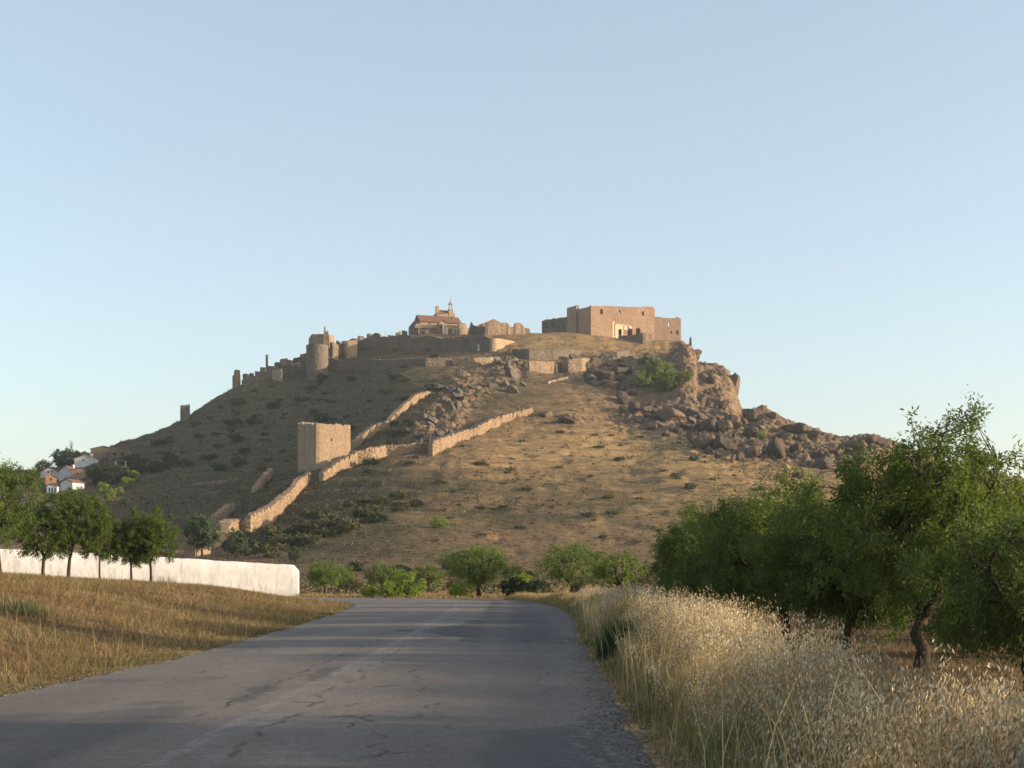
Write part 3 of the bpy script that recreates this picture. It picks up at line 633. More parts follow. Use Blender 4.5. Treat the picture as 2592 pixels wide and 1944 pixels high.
# church
def church():
    th = R(19); n = (math.sin(th), -math.cos(th)); bkd = (-math.sin(th), math.cos(th))
    FL = XY(1064, 752); FR = along(FL, th, 1166); org = (*FL, Hs(*FL)); e = empty('church', org, 'tile roofed church with a slender lantern belfry on the hilltop left of the fortress', 'church')
    off = lambda P, d, b=bkd: (P[0] + b[0] * d, P[1] + b[1] * d); W = 12.5
    BL, BR = off(FL, W), off(FR, W); ze = ZP(813, FL[1]); zr = ZP(799, off(FL, W/2)[1]); g = Hs(*FL) - 3
    mb = MB(org); mb.prism([FL, FR, BR, BL], g, ze)
    for P, Q_ in ((FL, BL), (FR, BR)):
        m_ = ((P[0] + Q_[0]) / 2, (P[1] + Q_[1]) / 2); mb.poly([(*P, ze), (*Q_, ze), (*m_, zr)])
    mb.build('nave_wall', M['stone_warm'], e)
    mb = MB(org); ud = (math.cos(th), math.sin(th)); A = off(FL, -.7); A = (A[0] - ud[0] * .6, A[1] - ud[1] * .6); Bq = off(FR, -.7); Bq = (Bq[0] + ud[0] * .5, Bq[1] + ud[1] * .5)
    rl = off(A, W/2 + .7); rr = off(Bq, W/2 + .7); al = off(A, W + 1.4); ar = off(Bq, W + 1.4)
    for (p, q_, z0, z1) in ((A, rl, ze - .1, zr + .15), (al, rl, ze - .1, zr + .15)):
        s2, e2 = (Bq, rr) if p is A else (ar, rr)
        a_, b_, c_, d_ = (*p, z0), (*s2, z0), (*e2, z1), (*q_, z1)
        mb.poly([a_, b_, c_, d_]); mb.poly([(x, y, z + .3) for x, y, z in (a_, b_, c_, d_)]); mb.poly([a_, b_, (b_[0], b_[1], b_[2] + .3), (a_[0], a_[1], a_[2] + .3)])
        mb.poly([b_, c_, (c_[0], c_[1], c_[2] + .3), (b_[0], b_[1], b_[2] + .3)]); mb.poly([a_, d_, (d_[0], d_[1], d_[2] + .3), (a_[0], a_[1], a_[2] + .3)])
    mb.build('nave_roof', M['tile'], e)
    # small clerestory window
    mb = MB(org); slab(mb, FL, th, 1085.5, 815, 1088.5, 821, .06, .3); mb.build('window', M['dark'], e)
    # apse to the left
    a0 = XY(1034, 768); a1 = XY(1041, 757); a2 = XY(1055, 752); a3 = FL; a4 = BL; zt = ZP(820, 757)
    mb = MB(org); mb.prism([a0, a1, a2, a3, a4], g - 2, zt); mb.build('apse_wall', M['stone_dark'], e)
    mb = MB(org); top = off(FL, W/2); zt2 = ZP(803, top[1]); ring = [(*a0, zt), (*a1, zt), (*a2, zt), (*off(a3, -.1), zt)]
    for i in range(3): mb.poly([ring[i], ring[i+1], (*top, zt2)])
    mb.poly([(*BL, zt), ring[0], (*top, zt2)]); mb.build('apse_roof', M['tile'], e)
    # lower aisle and its lean-to roof
    c0 = off(XY(1059, 745), 0); c1 = along(c0, th, 1110); d0, d1 = along(FL, th, 1048 + 16), along(FL, th, 1112)
    zt = ZP(829, c0[1]); mb = MB(org); mb.prism([c0, c1, d1, d0], g - 1, zt); mb.build('aisle_wall', M['stone_warm'], e)
    f0 = off(c0, -.6); f0 = (f0[0] - 2, f0[1] - .6); f1 = off(c1, -.6); zz = ZP(820, FL[1]); mb = MB(org)
    mb.poly([(*f0, zt + .1), (*f1, zt + .1), (*d1, zz), (d0[0] - 2.4, d0[1] - .7, zz)]); mb.poly([(*f0, zt - .15), (*f1, zt - .15), (*f1, zt + .1), (*f0, zt + .1)]); mb.build('aisle_roof', M['tile_pale'], e)
    mb = MB(org); slab(mb, c0, th, 1068, 839, 1072, 844, .06, .3); mb.build('window', M['dark'], e); mb = MB(org); slab(mb, c0, th, 1070, 830.5, 1074, 833, .06, .3); mb.build('window', M['dark'], e)
    mb = MB(org); slab(mb, c0, th, 1059, 833, 1061, 850, .3, .5); mb.build('buttress', M['plaster'], e); mb = MB(org); slab(mb, c0, th, 1078, 836, 1085, 850, .25, .5); mb.build('buttress', M['plaster'], e)
    # transept with small gable
    t0 = XY(1112, 744); t1 = along(t0, th, 1131); t2 = off(t1, 7); t3 = off(t0, 7); zt = ZP(817, 744); mb = MB(org); mb.prism([t0, t1, t2, t3], g, zt)
    m0 = ((t0[0]+t1[0])/2, (t0[1]+t1[1])/2); m1 = off(m0, 9); zp = ZP(810, 744); mb.poly([(*t0, zt), (*t1, zt), (*m0, zp)]); mb.build('transept_wall', M['stone_warm'], e)
    mb = MB(org); mb.poly([(*off(t0, -.4), zt), (*off(m0, -.4), zp + .2), (*m1, zp + .2), (*off(t3, 2), zt)]); mb.poly([(*off(t1, -.4), zt), (*off(m0, -.4), zp + .2), (*m1, zp + .2), (*off(t2, 2), zt)]); mb.build('transept_roof', M['tile'], e)
    # porch
    p0 = XY(1131, 741); mb = MB(org)
    for a in ((1127.5, 826, 1134, 846), (1146.3, 833, 1148.6, 848), (1154.5, 826, 1157, 846), (1121, 827, 1125, 846)): slab(mb, p0, th, *a, 0, .6)
    slab(mb, p0, th, 1120, 823.5, 1158, 827, .05, .6); mb.build('porch_column', M['plaster'], e)
    mb = MB(org); q0 = along(p0, th, 1119); q1 = along(p0, th, 1160); zp = ZP(823.5, 741); mb.poly([(*off(q0, -.7), zp), (*off(q1, -.7), zp), (*off(q1, 6), zp + 1.4), (*off(q0, 6), zp + 1.4)]); mb.poly([(*off(q0, -.7), zp - .3), (*off(q1, -.7), zp - .3), (*off(q1, -.7), zp), (*off(q0, -.7), zp)]); mb.build('porch_roof', M['tile_pale'], e)
    mb = MB(org); slab(mb, FL, th, 1120, 826, 1158, 850, .9, .4); mb.build('porch_back_wall', M['stone_dark'], e)  # dark stone gives the recess its shade by colour
    # belfry range behind the ridge
    b0 = XY(1104, 764); b1 = along(b0, th, 1146); mb = MB(org); mb.prism([b0, b1, off(b1, 6), off(b0, 6)], ze, ZP(793, 764))
    mb.prism([b0, along(b0, th, 1111), off(along(b0, th, 1111), 1.6), off(b0, 1.6)], ze, ZP(774, 764)); mb.build('belfry_wall', M['stone_warm'], e)
    mb = MB(org); r0 = along(b0, th, 1110); r1 = along(b0, th, 1136); zr0, zr1 = ZP(792.5, 764), ZP(785, 768); mb.poly([(*off(r0, -.4), zr0), (*off(r1, -.4), zr0), (*off(r1, 3), zr1), (*off(r0, 3), zr1)]); mb.poly([(*off(r0, 6), zr0), (*off(r1, 6), zr0), (*off(r1, 3), zr1), (*off(r0, 3), zr1)]); mb.poly([(*off(r0, -.4), zr0), (*off(r0, 3), zr1), (*off(r0, 6), zr0)]); mb.build('belfry_roof', M['tile'], e)
    tw0 = along(b0, th, 1134.5); tw1 = along(b0, th, 1145.5); c = ((tw0[0]+tw1[0])/2, (tw0[1]+tw1[1])/2 + 1.); mb = MB(org)
    mb.box(c, 2.5, 2.2, ze, ZP(783, 766), th); mb.box(c, 2.8, 2.5, ZP(783, 766), ZP(782, 766), th)
    for sx in (-1, 1):
        for sy in (-1, 1): mb.box((c[0] + sx * .75, c[1] + sy * .7), .45, .45, ZP(782, 766), ZP(769, 766), th)
    mb.box(c, 2.2, 2., ZP(769, 766), ZP(767.5, 766), th); mb.lathe(c, [(1., ZP(767.5, 766)), (.95, ZP(766, 766)), (.6, ZP(764, 766)), (.25, ZP(762, 766))], 8); mb.build('lantern', M['stone_pale'], e)
    mb = MB(org); mb.tube([(*c, ZP(762.5, 766)), (*c, ZP(757, 766)), (*c, ZP(750, 766))], [.22, .1, .04]); mb.build('spire', M['metal'], e)
    pc = along(FL, th, 1156); mb = MB(org); mb.box(off(pc, 5), .9, .9, ze, ZP(792, 757), th); mb.lathe(off(pc, 5), [(.4, ZP(792, 757)), (.45, ZP(790.5, 757)), (.1, ZP(786, 757))], 6); mb.build('pinnacle', M['stone_warm'], e)
church()
q = wall_px([(1160.5, 740, 817), (1170, 741, 817.5), (1174, 742, 818), (1177, 743, 823), (1180, 744, 830), (1184, 746, 831), (1187, 748, 845)])
ruin_thing('wall_fragment', q, M['stone'], 'thick broken wall stump touching the right end of the church', 'wall', th=1.4, cell=.4, jag=.25, seed=31)
q = wall_px([(1184, 738, 844), (1188, 738, 830), (1191, 738, 819), (1193, 738, 815), (1197, 738, 820), (1200, 738, 824), (1212, 736, 827), (1226, 734, 826)])
ruin_thing('wall_fragment', q, M['stone_dark'], 'dark pointed wall stump between the church and the gabled ruin', 'wall', th=1.4, cell=.4, jag=.4, seed=32)
q = wall_px([(1210, 752, 823), (1222, 752, 818), (1235, 753, 813), (1249, 754, 807.5), (1262, 755, 814), (1275, 756, 821), (1276, 756, 830)])
ruin_thing('gable_wall', q, M['stone_warm'], 'triangular gable of a ruined house rising behind the thick hilltop wall', 'ruin', th=.8, cell=.4, jag=.12, seed=33)
q = wall_px([(1227, 731, 826), (1230, 731, 820), (1235, 731, 817.5), (1260, 733, 817), (1281, 735, 817), (1285, 735, 820), (1290, 736, 828), (1299, 737, 828), (1301, 737, 820), (1304, 737, 818), (1318, 739, 818), (1321, 739, 824), (1327, 740, 831), (1339, 741, 832), (1341, 741, 840)])
ruin_thing('hilltop_wall', q, M['stone'], 'thick toothed wall standing before the gabled ruin, between church and fortress', 'wall', th=1.8, cell=.4, jag=.2, seed=34)
# rampart with the gate
def rampart():
    tops = [(868, 870), (880, 864), (893, 857), (905, 858), (915, 862), (925, 857), (944, 850), (946, 846), (952, 843), (960, 844), (965, 852), (985, 853), (1010, 849), (1023, 847), (1040, 851), (1060, 854), (1085, 850), (1100, 852), (1120, 857), (1140, 854), (1170, 853), (1200, 851), (1222, 848), (1235, 854), (1243, 858)]
    L = [(px, 738 + (693 - 738) * (px - 868) / 375, py) for px, py in tops]
    V = wall_px(L); org = (V[0][0], V[0][1], Hs(*V[0][:2])); e = empty('rampart', org, 'long shaded town rampart with a bright round arched gate below the church', 'rampart')
    mb = MB(org); ruin(mb, V, th=1.6, cell=.5, jag=.3, rough=.1, seed=40, chips=.3, sink=4, ops=(('a', 1207.3, 870, 1216.8, 894),)); mb.build('shaded_wall', M['stone_dark'], e)  # dark stone puts the rampart's shade into its colour
    c = wall_px([(1243, 693, 858), (1247.5, 691.5, 857), (1252, 692, 857), (1262, 697, 857), (1275, 702, 860), (1290, 707, 862), (1302, 711, 866), (1312, 714, 880)])
    mb = MB(org); ruin(mb, c, th=1.8, cell=.5, jag=.25, rough=.1, seed=41, sink=4); mb.build('corner_wall', M['stone_pale'], e)
    mb = MB(org); a, b = XY(1206, 697.2), XY(1218, 695.7); mb.prism([(a[0], a[1]), (b[0], b[1]), (b[0] + .3, b[1] + .4), (a[0] + .3, a[1] + .4)], ZP(894, 697), ZP(868, 697)); mb.build('gate_daylight_panel', M['white_plaster'], e)  # pale panel stands in for the sunlit wall behind the arch
rampart()
# retaining walls: (foot px, foot py, top py)
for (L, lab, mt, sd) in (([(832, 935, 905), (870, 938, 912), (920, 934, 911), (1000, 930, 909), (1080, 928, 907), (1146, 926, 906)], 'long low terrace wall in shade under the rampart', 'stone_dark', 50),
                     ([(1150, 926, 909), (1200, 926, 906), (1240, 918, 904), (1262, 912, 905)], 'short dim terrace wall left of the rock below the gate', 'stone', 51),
                     ([(1300, 893, 884), (1312, 904, 883), (1340, 909, 883), (1400, 911, 884), (1440, 904, 885), (1468, 897, 886)], 'upper retaining wall of the terrace below the fortress', 'stone_dark', 52),  # dark stone paints in its half shade
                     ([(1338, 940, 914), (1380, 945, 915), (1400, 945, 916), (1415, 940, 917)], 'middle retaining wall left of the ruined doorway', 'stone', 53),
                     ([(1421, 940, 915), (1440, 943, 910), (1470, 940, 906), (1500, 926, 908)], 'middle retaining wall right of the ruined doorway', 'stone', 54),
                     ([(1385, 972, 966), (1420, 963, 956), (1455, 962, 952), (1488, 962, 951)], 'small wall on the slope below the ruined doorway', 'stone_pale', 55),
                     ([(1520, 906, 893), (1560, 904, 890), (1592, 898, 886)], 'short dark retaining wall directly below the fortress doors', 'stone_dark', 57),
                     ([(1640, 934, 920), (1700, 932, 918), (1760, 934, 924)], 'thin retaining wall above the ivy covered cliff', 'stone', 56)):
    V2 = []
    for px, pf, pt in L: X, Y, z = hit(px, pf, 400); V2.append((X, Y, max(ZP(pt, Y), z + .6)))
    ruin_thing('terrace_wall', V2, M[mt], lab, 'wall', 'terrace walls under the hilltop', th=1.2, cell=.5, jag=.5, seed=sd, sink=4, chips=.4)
X, Y, z = hit(1396, 944, 400); mb = MB((X, Y - 1, z)); mb.box((X, Y - .9), .5, .5, z - 1, z + 3.2, .3); mb.box((X + 2.4, Y - .9), .5, .5, z - 1, z + 3.6, .3); mb.box((X + 1.2, Y - .9), 3.2, .5, z + 3.2, z + 3.8, .1)
finish(mb.build('ruined_doorway', M['plaster']), 'pale stone door frame left standing in the retaining walls', 'doorway')

# round tower
def round_tower():
    c = XY(803, 708); org = (*c, Hs(*c)); e = empty('round_tower', org, 'big round stone tower at the left end of the rampart', 'tower')
    def drum(c, r, ztop, seed, jag, cell=.6, cut=None):
        V = []
        for k in range(29):
            a = 2 * math.pi * k / 28 + .3; V.append((c[0] + r * math.cos(a), c[1] + r * math.sin(a), ztop - (cut(a) if cut else 0)))
        mb = MB(org); ruin(mb, V, th=1.4, cell=cell, jag=jag, rough=.05, seed=seed, sink=4); return mb
    mb = drum(c, 4.9, ZP(875, 708), 60, .25); mb.lathe(c, [(4.6, org[2] - 4), (4.6, ZP(878, 708))], 24); mb.build('lower_drum', M['stone_dark'], e)  # lower drum in darker stone, the hill's shade painted in
    c2 = XY(814, 722); mb = drum(c2, 6.0, ZP(851, 722), 61, .5, .6, lambda a: 2.4 * (math.sin(a * 2 + 1) > .75)); mb.lathe(c2, [(5.4, org[2] - 4), (5.4, ZP(858, 722))], 24); mb.build('upper_drum', M['stone'], e)
    V = wall_px([(817, 715, 868), (818, 715, 852), (820, 715, 843), (821, 715, 826), (823.5, 715, 826), (825, 715, 840), (828, 715, 841), (829, 715, 836), (830.5, 715, 838), (833, 715, 850), (834, 715, 862)])
    mb = MB(org); ruin(mb, V, th=1.2, cell=.35, jag=.15, rough=.05, seed=62, zb=ZP(880, 715), ops=(('a', 822, 845, 826, 852),)); mb.build('belfry_gable', M['stone_pale'], e)
round_tower()
RG = 'ruined stumps along the skyline'
for (a, b, c, Y, yt, yl, yr, mt, lab) in (
    (836, 843, 855, 716, 866, 868, 872, 'stone_pale', 'ruined tower stump just right of the round tower'),
    (852, 857, 866, 728, 863, 863, 872, 'stone', 'narrow notched stump between round tower and square stump'),
    (866, 880, 903, 722, 863, 864, 860, 'stone_pale', 'squat sunlit stump at the left start of the rampart'),
    (590, 594, 607, 712, 948, 952, 949, 'stone', 'base of the lone turret left of the chimney'),
    (594, 598, 606, 713, 936, 938, 937, 'stone', 'lone tall turret far left of the chimney on the skyline'),
    (616, 624, 632, 712, 946, 947, 949, 'stone', 'low ruined hut right of the lone turret'),
    (647, 650, 658, 718, 940, 940, 941, 'stone_dark', 'tiny dark stump left of the chimney'),
    (679, 684, 692, 722, 926, 928, 927, 'stone', 'small brick stump right of the chimney'),
    (710, 714, 727, 720, 908, 911, 907, 'stone_warm', 'bright arched stump midway between chimney and round tower'),
    (729, 733, 740, 720, 911, 912, 913, 'stone', 'low stump right of the bright arched stump'),
    (743, 749, 760, 722, 906, 908, 903, 'stone_dark', 'dark stump left of the round tower'),
    (761, 765, 777, 724, 896, 897, 894, 'stone_warm', 'bright stump touching the left side of the round tower'),
    (633, 636, 641, 714, 944, 945, 945, 'stone_dark', 'thin dark stump between the low hut and the chimney'),
    (660, 663, 670, 716, 929, 931, 930, 'stone', 'low stump touching the left foot of the chimney'),
    (696, 700, 709, 720, 917, 919, 917, 'stone_dark', 'broad dark stump left of the bright arched stump'),
    (907, 911, 921, 738, 850, 852, 852, 'stone', 'low stump on the rampart top left of the lamp'),
    (930, 934, 942, 740, 844, 846, 846, 'stone_dark', 'dark stump on the rampart top right of the squat one'),
    (1018, 1022, 1030, 748, 836, 838, 839, 'stone_dark', 'dark stump leaning against the left end of the church'),
    (983, 988, 994, 742, 848, 849, 848, 'stone', 'small stump on the rampart top, left of the church'),
    (1003, 1007, 1013, 744, 842, 843, 838, 'stone_warm', 'pointed stump on the rampart top next to the church'),
    (458, 461, 479, 668, 1026, 1027, 1024, 'stone_dark', 'lone dark watchtower stump far down the left skyline')):
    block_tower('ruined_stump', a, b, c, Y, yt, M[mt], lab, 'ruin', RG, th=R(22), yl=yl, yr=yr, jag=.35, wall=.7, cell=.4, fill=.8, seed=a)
mb = MB((*XY(675.5, 716), Hs(*XY(675.5, 716)))); cc = XY(675.5, 716); mb.box(cc, 1.1, 1.1, mb.o[2] - 1, ZP(900, 716), .3); mb.box(cc, 1.3, 1.3, ZP(900, 716), ZP(898, 716), .3)
finish(mb.build('chimney_stack', M['stone_dark']), 'tall thin dark chimney on the left skyline', 'chimney')
V = wall_px([(612, 709, 962), (640, 709, 953), (665, 710, 942), (690, 712, 932), (712, 714, 926), (740, 716, 922), (776, 718, 913)])
ruin_thing('town_wall', V, M['stone_dark'], 'shaded sloping town wall left of the round tower under the stumps', 'wall', th=1.4, cell=.6, jag=.4, seed=70, sink=5)
V = wall_px([(690, 706, 938), (700, 705, 935), (712, 704, 934), (714, 704, 940)])
ruin_thing('house_wall', V, M['stone_pale'], 'pale plastered wall piece on the shaded slope under the chimney', 'wall', th=.8, cell=.5, jag=.3, seed=71, sink=5)
mb = MB((*XY(898, 730), Hs(*XY(898, 730))))
c = XY(892 + 0, 738); c = XY(1052 - 158, 738); 
mb = MB((*XY(974, 742), ZP(850, 742))); c = XY(974, 742); mb.tube([(c[0], c[1], ZP(853, 742)), (c[0], c[1], ZP(838, 742)), (c[0] + .5, c[1], ZP(836.5, 742))], [.07, .06, .05]); finish(mb.build('street_lamp', M['metal']), 'thin street lamp rising above the rampart left of the church', 'lamp')

# ------------------------------------------------------------------ village on the left slope
def house(px, py, wpx, hw, hg, L, rot, wm, rm, label, wins=(), chim=False, Y=None, name='village_house'):
    if Y is None: X, Y, z = hit(px, py, 250)
    else: X, z = XY(px, Y)[0], ZP(py, Y)
    w = wpx / F * Y; org = (X, Y, z); e = empty(name, org, label, 'house', 'houses of the village')
    cs, sn = math.cos(rot), math.sin(rot); T = lambda x, y, zz: (X + x * cs - y * sn, Y + x * sn + y * cs, z + zz)
    k = .28 * w * 0 + 1; a = w / 2; mb = MB(org)
    mb.prism([T(-a, 0, 0)[:2], T(a, 0, 0)[:2], T(a, L, 0)[:2], T(-a, L, 0)[:2]], z - 4, z + hw)
    for y in (0, L): mb.poly([T(-a, y, hw), T(a, y, hw), T(0, y, hw + hg)], flip=(y > 0))
    mb.build('wall', M[wm], e); mb = MB(org); o = .35
    for sx in (-1, 1):
        lo = (sx * (a + o), hw - hg * o / a); p = [T(lo[0], -o, lo[1] + .05), T(0, -o, hg + hw + .05), T(0, L + o, hg + hw + .05), T(lo[0], L + o, lo[1] + .05)]
        pu = [(x, y, zz + .22) for x, y, zz in p]; mb.poly(p); mb.poly(pu)
        for i in range(4): j = (i + 1) % 4; mb.quad(p[i], p[j], pu[j], pu[i])
    mb.build('roof', M[rm], e)
    for (u, v, ww, hh) in wins:
        m2 = MB(org); x0, x1 = u * w - ww/2, u * w + ww/2
        m2.prism([T(x0, -.06, 0)[:2], T(x1, -.06, 0)[:2], T(x1, .2, 0)[:2], T(x0, .2, 0)[:2]], z + v, z + v + hh); m2.build('window', M['dark'], e)
    if chim: m3 = MB(org); m3.box(T(a * .4, L * .4, 0)[:2], .8, .8, z + hw, z + hw + hg + .9, rot); m3.build('chimney', M['white_plaster'], e)
    return e
house(126, 1212, 46, 2.6, 1.7, 12, R(14), 'white_plaster', 'tile', 'white gabled village house with two small windows behind the orange one', ((-.08, 2.3, .5, .8), (.12, 2.3, .5, .8)))
house(129, 1226, 27, 2.7, 1.5, 9, R(22), 'orange_plaster', 'tile_pale', 'small orange gabled house in front of the white gable', ((0, 1.4, .6, 1.),))
house(165, 1212, 36, 3.0, 2.0, 10, R(-12), 'white_plaster', 'tile', 'white house stepped up between the orange house and the brown one', (), True)
house(207, 1212, 52, 3.3, .9, 7, R(6), 'stone', 'tile', 'long brown walled house with red roof left of the big dark bush', ((-.2, 1.6, .5, .6), (.25, 2., .9, .5)))
house(217, 1181, 56, 3.1, 1.5, 8, R(8), 'white_plaster', 'tile_pale', 'bright white long house beside the tall dark tree', ((-.1, 2.3, .7, .6),), True)
house(214, 1160, 34, 1.6, 1.4, 8, R(8), 'stone', 'tile', 'dark roofed house just above the long white house')
house(262, 1162, 64, 4.2, 1.3, 9, R(5), 'stone', 'tile', 'large grey brown barn with long roof at the top of the village', ((.2, 1.5, 1., 1.2),))
house(300, 1158, 50, 3.4, 1., 8, R(3), 'stone_dark', 'tile', 'ruined low building with sagging roof right of the barn', ((-.2, 1., 1.5, 1.), (.2, .6, 1.2, 1.6)))
house(168, 1242, 36, 3.0, 1.1, 7, R(-18), 'white_plaster', 'tile', 'lowest white house right of the pale blue shed')
house(132, 1248, 26, 2.4, .8, 6, R(5), 'blue_white', 'tile', 'pale blue shed with upright posts at the bottom of the village', ((-.25, .1, .5, 1.8), (0.02, .1, .5, 1.8), (.28, .1, .5, 1.8)))
def shed():
    X, Y, z = hit(318, 1186, 250); w = 52 / F * Y; org = (X, Y, z); e = empty('open_shed', org, 'open roofless shed with white posts at the right edge of the village', 'shed')
    mb = MB(org); mb.prism([(X - w/2, Y + 6), (X + w/2, Y + 6), (X + w/2, Y + 6.5), (X - w/2, Y + 6.5)], z - 3, z + 3); mb.prism([(X + w/2, Y), (X + w/2 + .4, Y), (X + w/2 + .4, Y + 6), (X + w/2, Y + 6)], z - 3, z + 3.); mb.build('wall', M['stone_dark'], e)
    mb = MB(org); mb.prism([(X - w/2, Y + .1), (X + w/2, Y + .1), (X + w/2, Y + 5.9), (X - w/2, Y + 5.9)], z + 2.9, z + 3.1); mb.build('roof', M['tile'], e)
    for k in (-.48, 0, .48):
        mb = MB(org); mb.box((X + k * w, Y), .4, .3, z - 2, z + 2.9); mb.build('post', M['white_plaster'], e)
    mb = MB(org); mb.prism([(X - w/2, Y - .1), (X + w/2, Y - .1), (X + w/2, Y + .1), (X - w/2, Y + .1)], z + .5, z + .8); mb.build('rail', M['white_plaster'], e)
shed()
house(480, 1410, 32, 5.2, .6, 7, R(-15), 'stone', 'tile', 'brown block like building behind the white wall, left of the poplars', name='brick_building')

# ------------------------------------------------------------------ white roadside wall
def white_wall():
    A, B = (-38.3, 97.), (-16.2, 105.); n = 140; org = (*B, 0); mb = MB(org); d = ((B[0]-A[0]), (B[1]-A[1])); ln = math.hypot(*d); nx, ny = d[1] / ln, -d[0] / ln; th = .22
    rows = []
    for i in range(n + 1):
        t = i / n; x, y = A[0] + d[0] * t, A[1] + d[1] * t; zt = float(np.interp(t, [0, .45, 1], [3.62, 3.15, 2.42])) + .035 * float(noise(t * 14, 0., 5)) + .02 * float(noise(t * 50, 0., 6)); zb = Hs(x, y) - .6
        if t > .985: zt -= (t - .985) / .015 * .38
        pr = [(th, zb), (th, zb + (zt - zb) * .35), (th, zb + (zt - zb) * .7), (th, zt - .14), (th * .7, zt - .04), (0, zt), (-th * .7, zt - .04), (-th, zt - .14), (-th, zb)]
        w = .015 * float(noise(t * 30, 3., 7))
        rows.append([(x + nx * (o + w), y + ny * (o + w), z) for o, z in pr])
    for r in rows: mb.v += r
    m = len(rows[0])
    for i in range(n):
        for j in range(m - 1): mb.f.append((i*m + j, (i+1)*m + j, (i+1)*m + j + 1, i*m + j + 1))
    mb.f.append(tuple(range(m))); mb.f.append(tuple(n*m + j for j in range(m))[::-1])
    mt, nt, bs = newmat('limewashed_wall'); t = NT(nt); p = t.pos(); z = t.sep(p)[2]
    n1 = t.noise(p, .9, 6, .65); n2 = t.noise(t.scl(p, (2.2, 2.2, .5)), 1.3, 5, .7); n3 = t.noise(p, 7, 4, .7)
    col = t.ramp(n1, [(.3, (.47, .465, .46)), (.6, (.59, .59, .59))])
    col = t.mix(t.ramp(n2, [(.52, 0.), (.72, .7)]), col, (.30, .26, .22))
    base = t.ramp(t.math('ADD', t.math('MULTIPLY', z, -.55), n3), [(.15, 0.), (.75, .6)]); col = t.mix(base, col, (.33, .27, .20))
    top = t.ramp(t.math('ADD', z, t.math('MULTIPLY', n3, .5)), [(.0, 0.), (1., 0.)])
    t.l(col, bs.inputs['Base Color']); bs.inputs['Roughness'].default_value = .95; bs.inputs['Specular IOR Level'].default_value = .1; t.bump(t.math('ADD', n1, t.math('MULTIPLY', n3, .3)), .5, .05, bs)
    finish(mb.build('roadside_wall', mt, None, True), 'long whitewashed wall behind the row of young trees on the left', 'wall')
white_wall()

# ------------------------------------------------------------------ rocks
def ico(sub):
    import bmesh
    bm = bmesh.new(); bmesh.ops.create_icosphere(bm, subdivisions=sub, radius=1); v = np.array([p.co[:] for p in bm.verts]); f = np.array([[q.index for q in p.verts] for p in bm.faces]); bm.free(); return v, f
def rock_mesh(name, seed, mat, sub=4, planes=16, rough=.12):
    rg = np.random.RandomState(seed); v, f = ico(sub); n = rg.normal(size=(planes, 3)); n /= np.linalg.norm(n, axis=1)[:, None]; d = rg.uniform(.45, .95, planes)
    dots = v @ n.T; r = np.where(dots > .05, d / np.maximum(dots, .05), 9).min(1).clip(0, 1.45); p = v * r[:, None]
    p = p * (1 + rough * (fbm(p[:, 0] * 2 + seed, p[:, 1] * 2 + p[:, 2], 4, seed) + .5 * fbm(p[:, 2] * 5 + seed, p[:, 0] * 5 - p[:, 1] * 2, 3, seed + 1)))[:, None]
    return mesh_np(name, p, None, f, mat, False)
ROCK = {k: [rock_mesh('boulder', 10 * i + j, M[k], 4, 8 + i, .22) for i in range(5)] for j, k in enumerate(('rock', 'rock_warm', 'rock_grey'))}
CLIFF = [rock_mesh('cliff_rock', 200 + i, M['rock_warm'], 5, 22, .2) for i in range(3)]
rr = random.Random(5)
def rock(me, px, py, wp, hp, label, group=None, name='boulder', sink=.42, Y=None, ry=None, rz=None):
    if Y is None: X, Y, z = hit(px, py + hp * .45, 200)
    else: X, z = XY(px, Y)[0], ZP(py + hp * .45, Y)
    s = Y / F; w, h = wp * s / 2, hp * s / 2; o = link(name, me, None, (X, Y + w * .3, z + h * (1 - sink)), rz if rz is not None else rr.uniform(0, 6.28)); o.scale = (w * 1.1, (ry or w) * 1.0, h * 1.15)
    return finish(o, label, 'rock' if name == 'boulder' else 'cliff', group)
BL = """1055 655 110 110|1190 660 120 110|1380 480 140 110|1480 490 60 50|1590 560 120 60|1690 575 80 70|1750 600 100 70|1510 680 150 130|1800 775 130 90|1370 720 90 80|1290 740 60 60|1240 760 40 60|870 480 130 80|1010 475 100 70|1070 540 100 90|1170 560 90 90|1190 430 60 60|1240 515 70 60|1410 570 120 60|1430 610 70 50|430 240 160 70|440 290 140 50|530 210 90 60|560 390 100 70|620 350 60 50|630 435 50 60|740 420 40 60|700 450 60 40|720 490 60 40|225 525 100 50|90 480 80 50|1640 690 60 50|1870 685 80 50|1990 670 120 70|2060 640 110 60|1660 865 70 50|1770 970 80 60|1150 735 60 50|560 300 60 70|250 130 60 40|390 165 90 60|1095 270 60 60|1470 700 60 60|2130 640 120 60|960 560 70 50|900 580 60 40|1330 600 60 50|1550 620 60 40"""
for i, r_ in enumerate(BL.split('|')):
    cx, cy, w, h = map(float, r_.split()); k = 2.458; big_ = w > 85
    rock(ROCK['rock' if i % 3 else 'rock_warm'][i % 5], 1350 + cx / k, 850 + cy / k, w / k, h / k, 'large dark angular boulder in the rock belt right of and below the fortress' if big_ else 'smaller dark boulder between the big ones in the rock belt below the fortress', 'large boulders of the rock belt' if big_ else 'small boulders of the rock belt')
